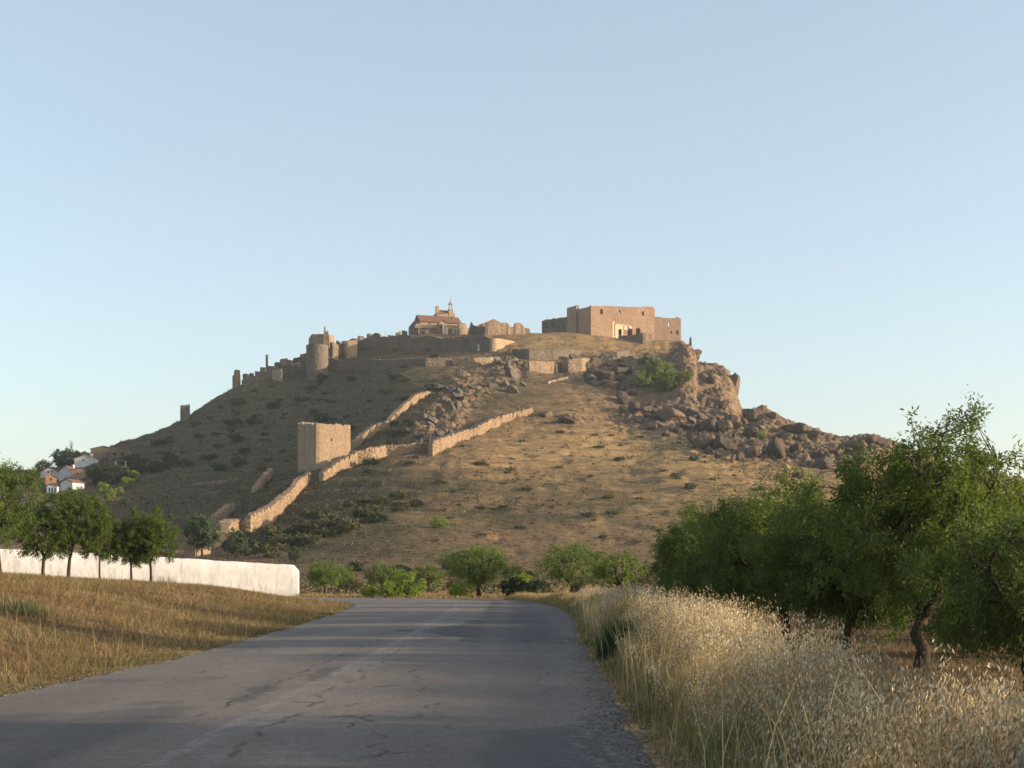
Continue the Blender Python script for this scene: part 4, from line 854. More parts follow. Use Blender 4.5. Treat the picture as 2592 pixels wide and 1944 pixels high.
for (cx, cy, w, h) in ((1480, 770, 90, 90), (1880, 750, 110, 130), (1830, 850, 70, 60), (1900, 900, 90, 70), (1740, 835, 50, 50), (1980, 860, 60, 50), (1990, 700, 60, 60), (1800, 690, 80, 50), (1300, 880, 80, 60), (1400, 900, 70, 80), (1350, 1000, 90, 80), (1220, 1060, 80, 70), (1450, 1040, 70, 60), (1130, 1190, 70, 60), (1260, 1150, 90, 60), (1500, 900, 60, 60), (1050, 1230, 60, 50), (1180, 1120, 60, 60), (1420, 820, 60, 50), (1340, 1110, 60, 50), (1560, 890, 50, 40)):
    rock(ROCK['rock_grey'][rr.randrange(5)], 700 + cx / 3.16, 700 + cy / 3.16, w / 3.16, h / 3.16, 'pale grey craggy rock of the outcrop between the two upper walls', 'grey rocks of the central outcrop')
cnt = 0
for _ in range(4000):
    if cnt >= 150: break
    px, py = rr.uniform(1040, 2200), rr.uniform(900, 1250)
    z_ = float(zones(np.array([px]), np.array([py]))[0])
    if (px > 1600 and py < 1040) or rr.random() > z_ ** 1.5 or float(np.interp(px, SKYL[:, 0], SKYL[:, 1])) > py - 12: continue
    s = rr.choice((7, 9, 12, 15, 20)); cnt += 1; lf = px < 1260
    rock(ROCK['rock_grey' if lf else ('rock', 'rock_warm')[cnt % 2]][rr.randrange(5)], px, py, s * rr.uniform(.9, 1.5), s * rr.uniform(.7, 1.1),
         'pale grey craggy rock of the outcrop between the two upper walls' if lf else 'smaller dark boulder between the big ones in the rock belt below the fortress', 'grey rocks of the central outcrop' if lf else 'small boulders of the rock belt')
for i, (px, py, w, h, Y, lab) in enumerate(((1800, 1000, 120, 125, 628, 'broad reddish cliff face at the right edge of the summit'), (1846, 1000, 56, 116, 632, 'steep outer cliff shoulder dropping to the boulders on the right'), (1735, 985, 110, 95, 632, 'cliff face right of the ivy'),
                                    (1655, 965, 70, 90, 626, 'cliff buttress left of the ivy'), (1748, 905, 40, 46, 716, 'rock knob below the finger shaped ruin'), (1520, 945, 70, 60, 655, 'dark rock mass under the terrace walls'))):
    rock(CLIFF[i % 3], px, py, w, h, lab, 'cliffs under the fortress', 'cliff', Y=Y, sink=.0, ry=9, rz=.3 * i)

# ------------------------------------------------------------------ foliage
def leaves(base, dirs, L, W, rg, col, droop=.0, fold=0.):
    """diamond leaves: base (n,3), dirs (n,3)"""
    n = len(base); d = dirs + rg.normal(0, .35, (n, 3)); d[:, 2] -= droop; d /= np.linalg.norm(d, axis=1)[:, None]
    w = np.cross(d, rg.normal(0, 1, (n, 3))); w /= np.linalg.norm(w, axis=1)[:, None] + 1e-9
    l = L * rg.uniform(.7, 1.25, n)[:, None]; ww = W * rg.uniform(.7, 1.2, n)[:, None] / 2
    V = np.stack([base, base + d * l * .45 + w * ww, base + d * l, base + d * l * .45 - w * ww], 1).reshape(-1, 3)
    Q = np.arange(n * 4).reshape(n, 4); c = np.repeat(col, 4); return V, Q, np.stack([c, c, c, np.ones(n * 4)], -1)
def tree_meshes(seed, h, r, trunk, nlimb=4, ntip=150, nleaf=14000, L=.07, W=.018, leafmat='leaf_almond', droop=.35, bottom=None, lean=(0, 0), tr=.11, lump=.35, squash=1., low=0., sprigs=.25, name='tree', open_=.5):
    """trunk with forking limbs, twigs to many tips inside a lumpy crown, leaves strung along the twigs"""
    rg = np.random.RandomState(seed); mb = MB(); cz0 = trunk * .75 if bottom is None else bottom; chh = (h - cz0) / 2; cc = np.array([lean[0], lean[1], cz0 + chh])
    fork = np.array([lean[0] * .5, lean[1] * .5, trunk]); k = rg.normal(0, .05, (4, 3)); k[:, 2] = 0
    P = [np.zeros(3) - [0, 0, .3], fork * .35 + k[0], fork * .7 + k[1], fork]; mb.tube(P, [tr * 1.35, tr * 1.02, tr * .9, tr * .85], 8)
    nodes = [fork]; rad = [tr * .8]; a0 = rg.uniform(0, 6.28)
    for i in range(nlimb):
        a = a0 + 6.28 * i / nlimb + rg.uniform(-.4, .4); e = rg.uniform(.55, .85); tgt = cc + np.array([math.cos(a) * r * .62, math.sin(a) * r * .62, chh * rg.uniform(-.1, .75)])
        pts_ = [fork]; n = 6
        for j in range(1, n + 1):
            t = j / n; p = fork + (tgt - fork) * t; p[2] -= math.sin(t * math.pi) * -.10 * r * rg.uniform(.2, 1.4); p += rg.normal(0, .035 * r, 3); pts_.append(p)
        rd = [tr * .62 * (1 - .8 * j / n) + .008 for j in range(n + 1)]; mb.tube(pts_, rd, 6); nodes += pts_[2:]; rad += rd[2:]
        for q_ in range(3):
            j = rg.randint(2, 5); a2 = a + rg.uniform(-1., 1.); t2 = cc + np.array([math.cos(a2) * r * .8, math.sin(a2) * r * .8, chh * rg.uniform(-.5, .9)]) ; pp = [pts_[j]]
            for m in range(1, 5): pp.append(pts_[j] + (t2 - pts_[j]) * m / 4 * .8 + rg.normal(0, .04 * r, 3))
            rr_ = [rd[j] * (.75 - .14 * m) + .004 for m in range(5)]; mb.tube(pp, rr_, 5); nodes += pp[1:]; rad += rr_[1:]
    nodes = np.array(nodes)
    u = rg.normal(size=(ntip, 3)); u /= np.linalg.norm(u, axis=1)[:, None]; rad_ = rg.uniform(open_ ** 3, 1, ntip) ** (1 / 3.)
    lum = 1 + lump * fbm(u[:, 0] * 1.6 + seed, u[:, 1] * 1.6 + u[:, 2] * 1.3, 3, seed)
    tips = cc + u * (rad_ * lum)[:, None] * np.array([r, r * squash, chh]); tips[:, 2] = np.maximum(tips[:, 2], cz0 * .75 + low)
    B, D, Cc = [], [], []; per = max(4, nleaf // ntip)
    for tpt in tips:
        j = np.argmin(((nodes - tpt) ** 2).sum(1)); b = nodes[j]; mid = b * .5 + tpt * .5 + rg.normal(0, .05 * r, 3); mid[2] += .04 * r
        mb.tube([b, mid, tpt], [min(.018, rad[j] * .6) + .004, .010, .004], 3)
        dirn = tpt - mid; dirn /= np.linalg.norm(dirn) + 1e-9; cl = rg.uniform(.0, 1.); nt_ = 4; ll = .26 * r * rg.uniform(.7, 1.2)
        for s_i in range(nt_):
            dd = dirn + rg.normal(0, .55, 3); dd[2] += .25 if rg.uniform() < sprigs else -.05; dd /= np.linalg.norm(dd); l2 = ll * (1.4 if rg.uniform() < sprigs * .5 else 1)
            n = per // nt_; t = rg.uniform(0, 1, n) ** .8; org = tpt - dirn * ll * .3
            B.append(org + dd * (t * l2)[:, None] + rg.normal(0, .035 * r, (n, 3))); D.append(np.tile(dd, (n, 1)) * .7 + rg.normal(0, .4, (n, 3))); Cc.append(np.clip(cl * .55 + rg.uniform(0, .45, n), 0, 1))
    B, D, Cc = np.concatenate(B), np.concatenate(D), np.concatenate(Cc); V, Q, A = leaves(B, D, L, W, rg, Cc, droop)
    return mb.mesh('trunk', M['bark'], True), mesh_np('crown', V, Q, None, M[leafmat], False, {'Col': A})
def tree(proto, X, Y, rotz, scale, name, label, group=None, z=None, cat='tree'):
    e = empty(name, (X, Y, (Hs(X, Y) if z is None else z)), label, cat, group, rotz); e.scale = (scale,) * 3 if not isinstance(scale, tuple) else scale
    link('trunk', proto[0], e); link('crown', proto[1], e); return e
# almond row on the right of the road
A1 = tree_meshes(11, 4.75, 1.85, .95, 4, 235, 40000, .115, .036, 'leaf_almond', lean=(.2, 0), bottom=.9, sprigs=.75, lump=.8, low=.1, tr=.15, name='almond')
A2 = tree_meshes(12, 4.0, 2.3, .85, 4, 250, 39000, .115, .036, 'leaf_almond', lean=(-.3, .1), bottom=.8, sprigs=.4, lump=.5, low=.1, tr=.14)
A3 = tree_meshes(13, 3.9, 2.4, .8, 5, 250, 36000, .125, .040, 'leaf_almond', lean=(.2, -.1), bottom=.75, lump=.5, low=.1, tr=.15)
AG = 'almond trees in the orchard right of the road'
for (px, Y, p, rot, sc, lab) in ((2325, 25.5, A1, .4, .93, 'tallest almond tree on the right, its leafy top standing against the sky'),
    (2610, 20.5, A3, 2.1, .66, 'almond tree cut by the right edge of the photo'), (2465, 31, A3, 4.0, 1.0, 'leaning almond tree behind and right of the tallest one'),
    (2150, 33, A3, 1.0, .98, 'almond tree left of the tallest one, low and spreading'), (1990, 40, A2, 5.2, 1.08, 'almond tree fourth from the right in the roadside row'), (1890, 46, A3, .2, 1.03, 'almond tree fifth from the right in the roadside row'),
    (1770, 51, A1, 2.6, .85, 'first almond tree of the right row, its dark forked trunks rising from the tall grass')):
    tree(p, (px - CX) / F * Y, Y, rot, sc, 'almond_tree', lab, AG)
BACK = 'almond tree in the orchard, partly visible between the front trunks or added out of view for shadow'
for i, (X, Y) in enumerate(((13.6, 29), (13.4, 40), (13.8, 50), (13.2, 61), (20, 36), (20.5, 48), (20, 60), (11.8, 72), (18, 75), (27, 52), (27, 66), (8.0, 8.2), (8.2, 3.5), (8, -1.5), (27, 84), (34, 100))):  # trees beside the camera are added out of view to shade the foreground
    tree((A1, A2, A3)[i % 3], X, Y, i * 1.3, .82 + .05 * (i % 4), 'almond_tree', BACK, AG)
# sunlit trees beyond the bend
T1 = tree_meshes(21, 3.9, 2.8, .75, 5, 210, 13000, .15, .06, 'leaf_mid', bottom=.8, lump=.5, tr=.17, squash=.9)
T2 = tree_meshes(22, 4.0, 2.9, .8, 4, 190, 12500, .15, .06, 'leaf_mid', bottom=.9, lump=.4, tr=.17, squash=.9)
T3 = tree_meshes(23, 3.4, 1.75, .9, 4, 120, 6500, .16, .065, 'leaf_mid', bottom=.9, lump=.4, tr=.13)
MG = 'small trees beyond the bend of the road'
for (px, Y, p, rot, sc, lab) in ((1212, 108, T1, .3, 1.0, 'wide round tree at the end of the road, with a many stemmed trunk'), (1448, 106, T2, 1.0, .98, 'wide flat topped tree right of the road end with a low forked trunk'),
    (822, 128, T3, .2, .95, 'small tree nearest the end of the white wall'), (858, 150, T3, 2.2, .9, 'small tree behind the one beside the white wall'), (968, 142, T3, 1.2, .95, 'small tree left of the yellow green bush'), (1004, 160, T3, 3.6, .85, 'small tree just behind the yellow green bush'),
    (1085, 138, T3, 4.4, .86, 'small slim tree left of the wide round tree'), (1568, 92, T3, 5.0, .98, 'low tree between the flat topped tree and the almond row')):
    tree(p, (px - CX) / F * Y, Y, rot, sc, 'orchard_tree', lab, MG, z=ZP(1508 if Y < 130 else 1503, Y) if px < 1500 else None)
# young trees before the white wall
L1 = tree_meshes(31, 4.5, 1.4, 1.5, 3, 130, 18000, .12, .04, 'leaf_almond', bottom=1.45, lean=(.35, 0), lump=.5, tr=.075)
L2 = tree_meshes(32, 3.7, 1.4, 1.15, 3, 120, 15000, .12, .04, 'leaf_almond', bottom=1.1, lump=.5, tr=.075)
L3 = tree_meshes(33, 5.4, 1.9, 1.9, 4, 170, 20000, .12, .04, 'leaf_almond', bottom=1.6, lean=(-.3, 0), lump=.5, tr=.09)
YG = 'young trees in front of the white wall'
for (px, Y, p, rot, sc, lab) in ((2, 60, L3, .2, .98, 'big leafy tree cut by the left edge of the photo'), (111, 66, L2, .9, (1.1, 1.1, .92), 'young tree with a wide Y shaped fork, second from the left'), (172, 67, L1, .0, (1.1, 1.1, .98), 'young tree with a curved leaning trunk and the tallest crown before the wall'),
    (253, 68, L2, 2.4, (.62, .62, 1.0), 'slender young tree with a straight thin trunk in the middle of the row'), (332, 69, L2, 3.3, (.85, .85, .93), 'young tree second from the right before the wall'), (380, 69, L2, 5.0, (.95, .95, .98), 'rightmost young tree before the white wall')):
    e = tree(p, (px - CX) / F * Y, Y, rot, sc, 'young_tree', lab, YG)
# poplars at the foot of the ruined wall, and trees in the village
PO = tree_meshes(41, 8., 3.0, 1.6, 4, 150, 9000, .38, .24, 'leaf_poplar', bottom=1.6, lump=.5, tr=.2)
DK = tree_meshes(42, 7., 4.4, 1.0, 4, 170, 9000, .45, .28, 'leaf_dark', bottom=.6, lump=.4, tr=.25)
LM = tree_meshes(43, 3., 1.6, .5, 3, 50, 1400, .40, .25, 'leaf_lime', bottom=.4, lump=.5, tr=.08)
GRT = tree_meshes(44, 6., 2.4, .9, 4, 110, 5000, .38, .22, 'leaf_grey', bottom=.9, lump=.4, tr=.12)
def tpx(p, px, py, hpx, href, rot, name, label, group=None, sx=1., cat='tree'):
    X, Y, z = hit(px, py, 120); s = hpx / F * Y / href; return tree(p, X, Y, rot, (s * sx, s * sx, s), name, label, group, z=z, cat=cat)
tpx(PO, 512, 1408, 102, 8., .5, 'poplar_tree', 'taller leafy tree behind the white wall at the foot of the ruined wall', None, 1.05)
tpx(GRT, 596, 1416, 74, 6., .5, 'poplar_tree', 'grey green bushy tree right of the taller one at the foot of the ruined wall', None, 1.1)
tpx(GRT, 746, 1428, 44, 6., 2.5, 'bushy_tree', 'narrow grey green tree rising just behind the right end of the white wall', None, .8)
tpx(DK, 168, 1190, 52, 7., .5, 'dark_tree', 'dark dense tree on the village skyline left of the bright white house')
tpx(DK, 262, 1226, 48, 7., 1.5, 'dark_tree', 'broad dark bush right of the brown house', None, 1.35)
tpx(DK, 298, 1218, 38, 7., 2.5, 'dark_tree', 'dark bush below the open shed', None, 1.1)
tpx(GRT, 112, 1200, 34, 6., 2.5, 'bushy_tree', 'thin grey tree on the skyline left of the white gables', None, 1.4)
tpx(GRT, 196, 1158, 22, 6., 1., 'bushy_tree', 'small grey crown beside the bare tree', None, 1.)
for i, (px, py, hp) in enumerate(((318, 1196, 20), (338, 1208, 24), (322, 1226, 26), (262, 1240, 26), (282, 1252, 22), (302, 1246, 18), (348, 1216, 14), (272, 1262, 16), (310, 1270, 16))):
    tpx(LM, px, py + hp * .4, hp * 1.1, 3., i, 'lime_shrub', 'bright yellow green sapling on the shaded slope below the village', 'yellow green saplings below the village', cat='shrub')
# bare tree on the village skyline
def bare_tree():
    X, Y, z = hit(186, 1165, 250); rg = random.Random(4); mb = MB((X, Y, z)); s = Y / F
    def br(p, d, l, r, dep):
        q_ = [p]; 
        for i in range(3): d = (d + Vector((rg.uniform(-.15, .15), rg.uniform(-.15, .15), .06))).normalized(); q_.append(q_[-1] + d * l / 3)
        mb.tube(q_, [r, r * .85, r * .7, r * .5], 5)
        if dep:
            for k in range(4): j = rg.randint(1, 3); a = rg.uniform(0, 6.28); br(q_[j], (d * 1.1 + Vector((math.cos(a), math.sin(a), .3)) * .65).normalized(), l * rg.uniform(.5, .7), r * .5, dep - 1)
    br(Vector((X, Y, z)), Vector((0.03, 0, 1)), 30 * s, .20, 3); finish(mb.build('bare_tree', M['wood_grey'], None, True), 'leafless tree standing tall on the village skyline', 'tree')
bare_tree()
# bushes
BU = tree_meshes(51, 1.4, 1.1, .15, 5, 90, 5000, .10, .05, 'leaf_olive', bottom=.1, lump=.3, tr=.04)
BD = tree_meshes(52, 1.4, 1.1, .15, 5, 90, 5000, .12, .06, 'leaf_dark', bottom=.1, lump=.3, tr=.04)
BY = tree_meshes(53, 1.4, 1.1, .15, 5, 80, 4500, .12, .06, 'leaf_lime', bottom=.1, lump=.4, tr=.04)
BG = tree_meshes(54, 1.4, 1.1, .15, 5, 90, 5000, .12, .06, 'leaf_mid', bottom=.1, lump=.4, tr=.04)
for (p, px, Y, s, lab) in ((BD, 1299, 108, 1.0, 'round dark bush beside the road end, right of the wide round tree'), (BD, 1358, 118, .95, 'second round dark bush, slightly behind the first'), (BY, 1030, 104, 1.25, 'bright yellow green bush at the far edge of the road'), (BY, 985, 103, .75, 'small yellow green bush left of the bright one'),
    (BY, 935, 106, .65, 'yellow green tuft furthest left along the road end'), (BY, 1165, 106, .8, 'yellow green bush under the wide round tree'), (BY, 1320, 125, 1.2, 'yellow green bush behind the two round dark ones'), (BU, 890, 135, 1.0, 'olive bush between the two small trees'), (BU, 1150, 150, .9, 'olive bush behind the wide round tree'),
    (BU, 1490, 100, 1.1, 'low bush right under the flat topped tree'), (BU, 1640, 85, 1.2, 'bush at the start of the almond row')):
    tree(p, (px - CX) / F * Y, Y, px * .1, s, 'roadside_bush', lab, None, cat='bush')
tpx(BY, 1113, 1336, 26, 1.4, .5, 'slope_bush', 'single bright round bush on the lower slope above the wide round tree', None, 1.1, 'bush')
for i, (px, py, hp, lab) in enumerate(((1634, 925, 24, 'dark ivy bush at the top of the cleft'), (1660, 965, 60, 'big green bush filling the cleft in the cliff'), (1695, 985, 50, 'green bush hanging right of the cleft'), (1733, 965, 28, 'small green bush on the cliff face'), (1626, 975, 40, 'light green strip of bush left of the cleft'), (1575, 1042, 16, 'small bush under the dark rocks'), (1860, 1085, 18, 'small green bush among the big boulders'), (1925, 1112, 18, 'green tuft between boulders right of the cliff'), (1395, 935, 12, 'tuft beside the ruined doorway'))):
    X, Y, z = hit(px, py, 300); s = hp / F * Y / 1.4; tree(BU if i == 0 else BG if i in (1, 2, 3) else (BD, BY, BG)[i % 3] if i != 4 else BY, X, Y - 1.5, i, (s * 1., s * .8, s), 'cliff_bush', lab, None, z=z - .2 * s, cat='bush')
# shrubs on the slopes
SC = [tree_meshes(60 + i, 1.2, 1.0, .1, 4, 34, 700, .26, .16, k, bottom=.05, lump=.4, tr=.03) for i, k in enumerate(('leaf_olive', 'leaf_dark', 'leaf_grey'))]
cnt = 0; placed = []
def slope_shrub(px, py, s, k, lab, grp):
    X, Y, z = hit(px, py, 180)
    if z > ZP(float(np.interp(px, SKYL[:, 0], SKYL[:, 1])) + 6, Y): return
    tree(SC[k], X, Y, rr.uniform(0, 6), (s * rr.uniform(1, 1.5), s * rr.uniform(1, 1.4), s * rr.uniform(.7, 1.1)), 'hill_shrub', lab, grp, z=z - .1, cat='shrub')
for _ in range(62):
    t = rr.random(); px = lerp(600, 1010, t) + rr.uniform(-30, 90); py = lerp(1385, 1275, t) + rr.uniform(-28, 30)
    if px < 640 and py < 1350: continue
    slope_shrub(px, py, rr.uniform(1.2, 2.3), rr.choice((0, 0, 0, 1)), 'olive green shrub in the thicket right of the descending wall', 'shrub thicket under the ruined wall')
for _ in range(90): slope_shrub(rr.uniform(1100, 2050), rr.uniform(1080, 1400), rr.choice((.5, .7, .9, 1.4)), rr.choice((0, 2, 0)), 'small shrub dotted over the sunlit slope', 'shrubs on the sunlit slope')
for _ in range(150):
    px = rr.uniform(330, 1100); ys = float(np.interp(px, SKYL[:, 0], SKYL[:, 1])); slope_shrub(px, rr.uniform(ys + 30, 1200), rr.choice((.6, .9, 1.3, 1.9, 2.8)), rr.choice((0, 1, 1)), 'dark shrub on the shaded left slope', 'shrubs on the shaded slope')
for i in range(26): slope_shrub(rr.uniform(830, 1330), 1452 + rr.uniform(-12, 10), rr.uniform(.7, 1.5), rr.choice((1, 0)), 'low dark shrub in the hedge line behind the small trees', 'hedge line at the foot of the hill')
# low scrub: one mass
def scrub():
    rg = np.random.RandomState(9); n = 42000; s = rg.uniform(-.40, .40, n); Y = rg.uniform(125, 720, n); X = s * Y
    Z = H(X, Y); px, py = PIX(X, Y, Z)
    dens = .24 + .38 * sstep(1200, 800, px) + .5 * gauss(px, py, 900, 1330, 350, 80) + .3 * gauss(px, py, 1300, 1300, 400, 60) + .4 * zones(px, py) + .25 * gauss(px, py, 1150, 1010, 160, 90)
    dens = dens * (.45 + 1.3 * np.clip(.5 + fbm(X / 14., Y / 14., 3, 90), 0, 1.2)); k = rg.uniform(0, 1, n) < dens; X, Y, Z = X[k], Y[k], Z[k]; m = len(X)
    size = rg.uniform(.25, .75, m) * np.where(Y > 350, 1.15, .8); nl = 9
    u = rg.normal(0, 1, (m, nl, 3)); u[..., 2] = np.abs(u[..., 2]) * .6; base = np.stack([X, Y, Z], -1)[:, None] + u * size[:, None, None] * .42
    c0 = np.array([(.075, .078, .036), (.050, .056, .030), (.13, .115, .060), (.20, .155, .085), (.10, .085, .055)])[rg.randint(0, 5, m)] * rg.uniform(.7, 1.2, (m, 1))
    d = u / (np.linalg.norm(u, axis=2)[..., None] + 1e-6); V, Q, A = leaves(base.reshape(-1, 3), d.reshape(-1, 3), 1., 1., rg, np.zeros(m * nl), 0)
    V = V.reshape(m, nl, 4, 3); c = V[:, :, :1]; V = c + (V - c) * (size * .62)[:, None, None, None]
    A = np.concatenate([np.repeat(c0, nl * 4, 0), np.ones((m * nl * 4, 1))], 1)
    finish(link('scrub', mesh_np('scrub', V.reshape(-1, 3), Q, None, M['scrub'], False, {'Col': A})), 'low dry scrub and tussocks spread over the whole hillside', 'scrub', kind='stuff')
scrub()

# ------------------------------------------------------------------ grasses
def blades(X, Y, h, w, lean, col, colt, rg, seg=3, z=None):
    n = len(X); Z = (H(X, Y) if z is None else z) - .02; a = rg.uniform(0, 6.28, n); la = rg.uniform(0, 6.28, n); face = np.stack([np.cos(a), np.sin(a), 0 * a], -1)
    ld = np.stack([np.cos(la), np.sin(la), 0 * la], -1) * (lean * rg.uniform(.2, 1., n))[:, None]; V = []; C_ = []
    for k in range(seg + 1):
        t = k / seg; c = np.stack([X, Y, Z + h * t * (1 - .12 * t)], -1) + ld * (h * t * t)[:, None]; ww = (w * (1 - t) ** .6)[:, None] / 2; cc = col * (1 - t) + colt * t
        if k < seg: V += [c - face * ww, c + face * ww]; C_ += [cc, cc]
        else: V.append(c); C_.append(cc)
    m = 2 * seg + 1; V = np.stack(V, 1).reshape(-1, 3); C_ = np.stack(C_, 1).reshape(-1, 3); b = (np.arange(n) * m)[:, None]
    Q = np.concatenate([b + np.array([[2*k, 2*k+1, 2*k+3, 2*k+2]]) for k in range(seg - 1)]); T = b + np.array([[2*seg-2, 2*seg-1, 2*seg]])
    return V, Q, T, np.concatenate([C_, np.ones((len(C_), 1))], 1)
def join(parts):
    V, Q, T, A = [], [], [], []; o = 0
    for v, q_, t, a in parts:
        V.append(v); A.append(a); o2 = o; o += len(v)
        if q_ is not None: Q.append(q_ + o2)
        if t is not None: T.append(t + o2)
    return np.concatenate(V), np.concatenate(Q), (np.concatenate(T) if T else None), np.concatenate(A)
def pal(rg, n, cols, p, v=.25): c = np.array(cols)[rg.choice(len(cols), n, p=p)]; return c * rg.uniform(1 - v, 1 + v, (n, 1))
def bank_grass():
    rg = np.random.RandomState(21); n = 150000; Y = 11 + 95 * rg.uniform(0, 1, n) ** 1.15; l, r = road_edges(np.minimum(Y, 90)); X = l - .08 - (rg.uniform(0, 1, n) ** 1.2) * (3 + .33 * Y)
    px = CX + F * X / Y; wally = np.interp(X, [-38.3, -16.2], [97, 105]); k = (px > -120) & (Y < wally - .4); X, Y, l = X[k], Y[k], np.minimum(l, -5.4)[k]; n = len(X)
    cl = fbm(X * .35, Y * .35, 4, 33); edge = sstep(1.0, .1, l - X + .4 * cl)
    h = (.21 + .15 * cl + .09 * rg.uniform(-1, 1, n)) * (1 - .55 * edge) * np.interp(Y, [60, 100], [1, .75]); h = np.clip(h, .08, .8); w = np.interp(Y, [10, 40, 105], [.010, .016, .034])
    c = pal(rg, n, [(.25, .18, .085), (.18, .115, .055), (.32, .24, .12), (.12, .13, .05), (.36, .29, .165)], [.32, .22, .22, .14, .10]); g = np.clip(edge * .5 + (cl > .28) * .35, 0, 1)[:, None]
    red = sstep(.0, .35, fbm(X * .2, Y * .2, 3, 44))[:, None] * .5; c = c * (1 - red) + np.array([.16, .088, .044]) * red
    c = c * (1 - g) + pal(rg, n, [(.085, .12, .035), (.13, .14, .05)], [.6, .4]) * g
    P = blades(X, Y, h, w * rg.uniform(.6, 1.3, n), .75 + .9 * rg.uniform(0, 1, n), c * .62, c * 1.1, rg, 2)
    # taller stalks with thin heads
    m = 700; i = rg.choice(n, m); hs = rg.uniform(.45, .95, m); cs = pal(rg, m, [(.34, .25, .13), (.25, .17, .09)], [.6, .4]); P2 = blades(X[i] + rg.normal(0, .1, m), Y[i], hs, np.interp(Y[i], [10, 100], [.006, .02]), np.full(m, .25), cs, cs, rg, 2)
    V, Q, T, A = join([P, P2]); finish(link('bank_grass', mesh_np('bank_grass', V, Q, T, M['grass'], False, {'Col': A})), 'dry reddish grass covering the bank left of the road', 'grass', kind='stuff')
bank_grass()
def oats():
    rg = np.random.RandomState(31); parts = []
    def belt(n, y0, y1, pw, x0, x1):
        Y = y0 + (y1 - y0) * rg.uniform(0, 1, n) ** pw; l, r = road_edges(Y); return r + x0 + (x1 - x0) * rg.uniform(0, 1, n) * np.interp(Y, [0, 5, 9, 15, 25, 45, 60], [.40, .42, .60, .72, .80, .95, 1.2]), Y, r
    # green-ochre fringe at the road edge
    X, Y, r = belt(26000, 4.5, 92, 1.25, .02, .95); n = len(X); e = X - r; cl = fbm(X * .9, Y * .5, 3, 51)
    h = np.clip(.10 + .42 * sstep(.0, .9, e) + .12 * cl + .06 * rg.uniform(-1, 1, n), .06, .8); g = (rg.uniform(0, 1, n) < .40 - .35 * sstep(.2, .7, e) + .7 * cl)[:, None]
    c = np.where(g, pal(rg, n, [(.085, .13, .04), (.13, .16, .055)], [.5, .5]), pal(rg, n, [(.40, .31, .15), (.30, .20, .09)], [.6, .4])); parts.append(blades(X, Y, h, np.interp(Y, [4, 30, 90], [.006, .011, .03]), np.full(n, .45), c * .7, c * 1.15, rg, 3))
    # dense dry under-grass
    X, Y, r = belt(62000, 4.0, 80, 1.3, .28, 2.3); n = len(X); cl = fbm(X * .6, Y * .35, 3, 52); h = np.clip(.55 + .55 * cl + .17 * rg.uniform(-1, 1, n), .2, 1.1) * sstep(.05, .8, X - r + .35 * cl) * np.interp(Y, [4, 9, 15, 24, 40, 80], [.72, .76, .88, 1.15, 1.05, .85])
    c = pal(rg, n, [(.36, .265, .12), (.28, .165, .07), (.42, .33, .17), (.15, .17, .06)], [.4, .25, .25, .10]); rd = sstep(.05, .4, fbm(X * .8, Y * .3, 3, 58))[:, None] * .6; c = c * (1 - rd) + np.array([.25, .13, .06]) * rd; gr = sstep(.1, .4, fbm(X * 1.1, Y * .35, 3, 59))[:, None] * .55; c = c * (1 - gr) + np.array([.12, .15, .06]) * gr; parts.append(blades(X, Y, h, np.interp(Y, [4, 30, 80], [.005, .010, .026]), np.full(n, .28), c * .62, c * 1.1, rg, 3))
    # oat stalks and their hanging spikelets
    X, Y, r = belt(30000, 3.6, 62, 1.35, .28, 2.35); cl = fbm(X * .5, Y * .25, 3, 53); cq = fbm(X * .9 + 9, Y * .45, 3, 57); k = rg.uniform(0, 1, len(X)) < (.62 + 1.5 * cl + 1.2 * cq) * (.10 + .90 * sstep(.25, 1.0, X - r)); X, Y, r, cl = X[k], Y[k], r[k], cl[k]; n = len(X)
    h = (.86 + .50 * cl + .13 * rg.normal(0, 1, n)) * np.clip(sstep(.1, 1.0, X - r), .5, 1) * np.interp(Y, [4, 9, 15, 24, 40, 62], [.78, .82, .92, 1.18, 1.08, 1.]); lean = .16; Z = H(X, Y)
    cs = pal(rg, n, [(.30, .22, .11), (.25, .18, .09)], [.5, .5]); rs = np.random.RandomState(77); P = blades(X, Y, h, np.interp(Y, [4, 30, 62], [.0035, .007, .014]), np.full(n, lean), cs * .85, cs, rs, 3); parts.append(P)
    tip = P[0].reshape(n, 7, 3)[:, 6]; mid = P[0].reshape(n, 7, 3)[:, 4]; ns = 9; t = rg.uniform(.05, 1.05, (n, ns, 1)) ** .8; base = mid[:, None] * (1 - t) + tip[:, None] * t
    a = rg.uniform(0, 6.28, (n, ns)); ra = rg.uniform(.01, .065, (n, ns)); base = base + np.stack([np.cos(a) * ra, np.sin(a) * ra, -rg.uniform(0, .03, (n, ns))], -1)
    d = np.stack([np.cos(a) * .5, np.sin(a) * .5, -np.ones_like(a)], -1); B = base.reshape(-1, 3); rg2 = np.random.RandomState(5); sc = np.repeat(np.interp(Y, [4, 15, 62], [1.15, 1.2, 1.9]), ns)
    V, Q, A = leaves(B, d.reshape(-1, 3), 1., .30, rg2, np.zeros(len(B)), .3); V = V.reshape(-1, 4, 3); c0 = V[:, :1]; V = (c0 + (V - c0) * (.027 * sc)[:, None, None]).reshape(-1, 3)
    cc = pal(rg, len(B), [(.66, .58, .40), (.52, .43, .26), (.36, .26, .14)], [.45, .3, .25], .2) * np.repeat(np.clip(.85 + 1.0 * fbm(X * 1.4, Y * .5, 3, 63) + .25 * rg.uniform(-1, 1, n), .35, 1.15), ns)[:, None]; parts.append((V, Q, None, np.concatenate([np.repeat(cc, 4, 0), np.ones((len(B) * 4, 1))], 1)))
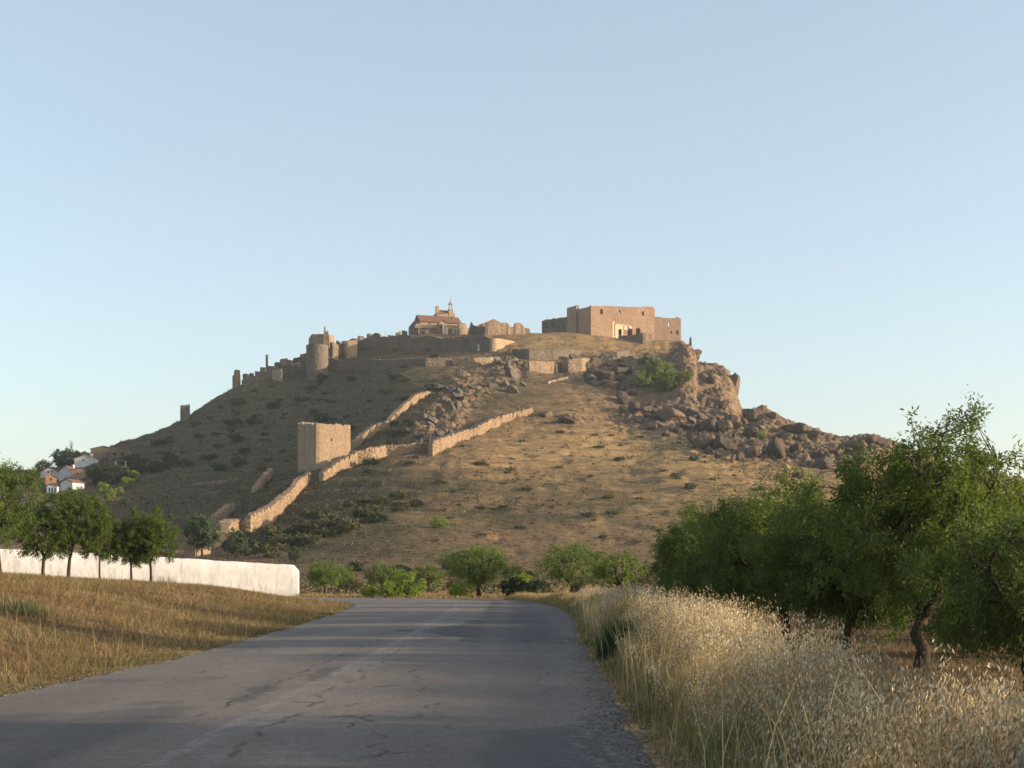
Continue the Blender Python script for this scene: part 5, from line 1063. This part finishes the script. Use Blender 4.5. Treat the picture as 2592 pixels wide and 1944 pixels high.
    n = 420; Y = 5 + 45 * rs.uniform(0, 1, n) ** 1.3; l, r = road_edges(Y); X = r + .1 + .8 * rs.uniform(0, 1, n); cs = pal(rs, n, [(.50, .40, .20), (.34, .26, .12), (.20, .22, .08)], [.5, .3, .2])
    parts.append(blades(X, Y, rs.uniform(.5, 1.15, n), np.interp(Y, [4, 50], [.008, .018]), np.full(n, .5), cs, cs, rs, 3))
    V, Q, T, A = join(parts); finish(link('wild_oats', mesh_np('wild_oats', V, Q, T, M['grass'], False, {'Col': A})), 'belt of tall straw coloured wild oats along the right road edge', 'grass', kind='stuff')
oats()
def orchard_grass():
    rg = np.random.RandomState(41); n = 46000; Y = 6 + 130 * rg.uniform(0, 1, n) ** 1.3; l, r = road_edges(np.minimum(Y, 92)); X = r + 2.2 + rg.uniform(0, 1, n) * (4 + .32 * Y); c = pal(rg, n, [(.15, .105, .06), (.11, .085, .05), (.19, .145, .085), (.07, .085, .035)], [.35, .25, .2, .2])  # first palette darkened to carry the orchard's shade
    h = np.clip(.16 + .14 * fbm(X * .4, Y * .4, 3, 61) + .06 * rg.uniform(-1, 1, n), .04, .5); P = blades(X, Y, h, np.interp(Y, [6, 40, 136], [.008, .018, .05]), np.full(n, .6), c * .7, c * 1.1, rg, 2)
    n = 30000; Y = 92 + 110 * rg.uniform(0, 1, n) ** 1.2; X = rg.uniform(-.18, .12, n) * Y; k = ~((Y < 101) & (X < 1)); X, Y = X[k], Y[k]; n = len(X); c = pal(rg, n, [(.36, .25, .12), (.28, .18, .09), (.20, .19, .07)], [.5, .3, .2])
    P2 = blades(X, Y, np.clip(.22 + .16 * fbm(X * .3, Y * .3, 3, 62), .05, .6), np.full(n, .05), np.full(n, .6), c * .7, c * 1.1, rg, 2)
    V, Q, T, A = join([P, P2]); finish(link('orchard_grass', mesh_np('orchard_grass', V, Q, T, M['grass'], False, {'Col': A})), 'short dry grass on the orchard floor and beyond the bend', 'grass', kind='stuff')
orchard_grass()
# rush-like broom at the road edge
def broom(px, py, n, h, w0, label):
    X, Y, z = hit(px, py, 8); rg = np.random.RandomState(int(px)); bx = X + rg.normal(0, w0, n); by = Y + rg.normal(0, w0, n); P = blades(bx, by, h * rg.uniform(.45, 1, n), np.full(n, .011), np.full(n, .38), np.tile([[.028, .055, .028]], (n, 1)), np.tile([[.06, .11, .05]], (n, 1)) * rg.uniform(.7, 1.2, (n, 1)), rg, 3)
    V = P[0] - np.array([X, Y, z]); o = link('broom_bush', mesh_np('broom_bush', V, P[1], P[2], M['grass'], False, {'Col': P[3]}), None, (X, Y, z)); finish(o, label, 'bush')
broom(1568, 1668, 900, .88, .14, 'dark green rush like broom bush at the right road edge')
broom(62, 1560, 260, .5, .25, 'pale green weed clump on the left bank')
broom(420, 1482, 140, .7, .3, 'weed with fine stems in front of the white wall')
def gravel():
    rg = np.random.RandomState(61); n = 5000; Y = 6 + 24 * rg.uniform(0, 1, n) ** 1.3; l, r = road_edges(Y); right = rg.uniform(0, 1, n) < .75; X = np.where(right, r - .25 + .45 * rg.normal(0, .6, n), l + .1 + .3 * rg.normal(0, .5, n)); s = rg.uniform(.004, .013, n)
    v, f = ico(1); V = (v[None] * rg.uniform(.6, 1.2, (n, 12, 1)) * s[:, None, None] * np.array([1, 1, .7]) + np.stack([X, Y, np.maximum(H(X, Y), .012) + s * .3], -1)[:, None]).reshape(-1, 3) if len(v) == 12 else None
    T = (np.arange(n) * 12)[:, None, None] + f[None]; c = pal(rg, n, [(.20, .17, .14), (.30, .26, .22), (.12, .11, .10)], [.4, .3, .3]); A = np.concatenate([np.repeat(c, 12, 0), np.ones((n * 12, 1))], 1)
    finish(link('gravel', mesh_np('gravel', V, None, T.reshape(-1, 3), M['scrub'], False, {'Col': A})), 'loose gravel along the broken road edges', 'gravel', kind='stuff')
gravel()
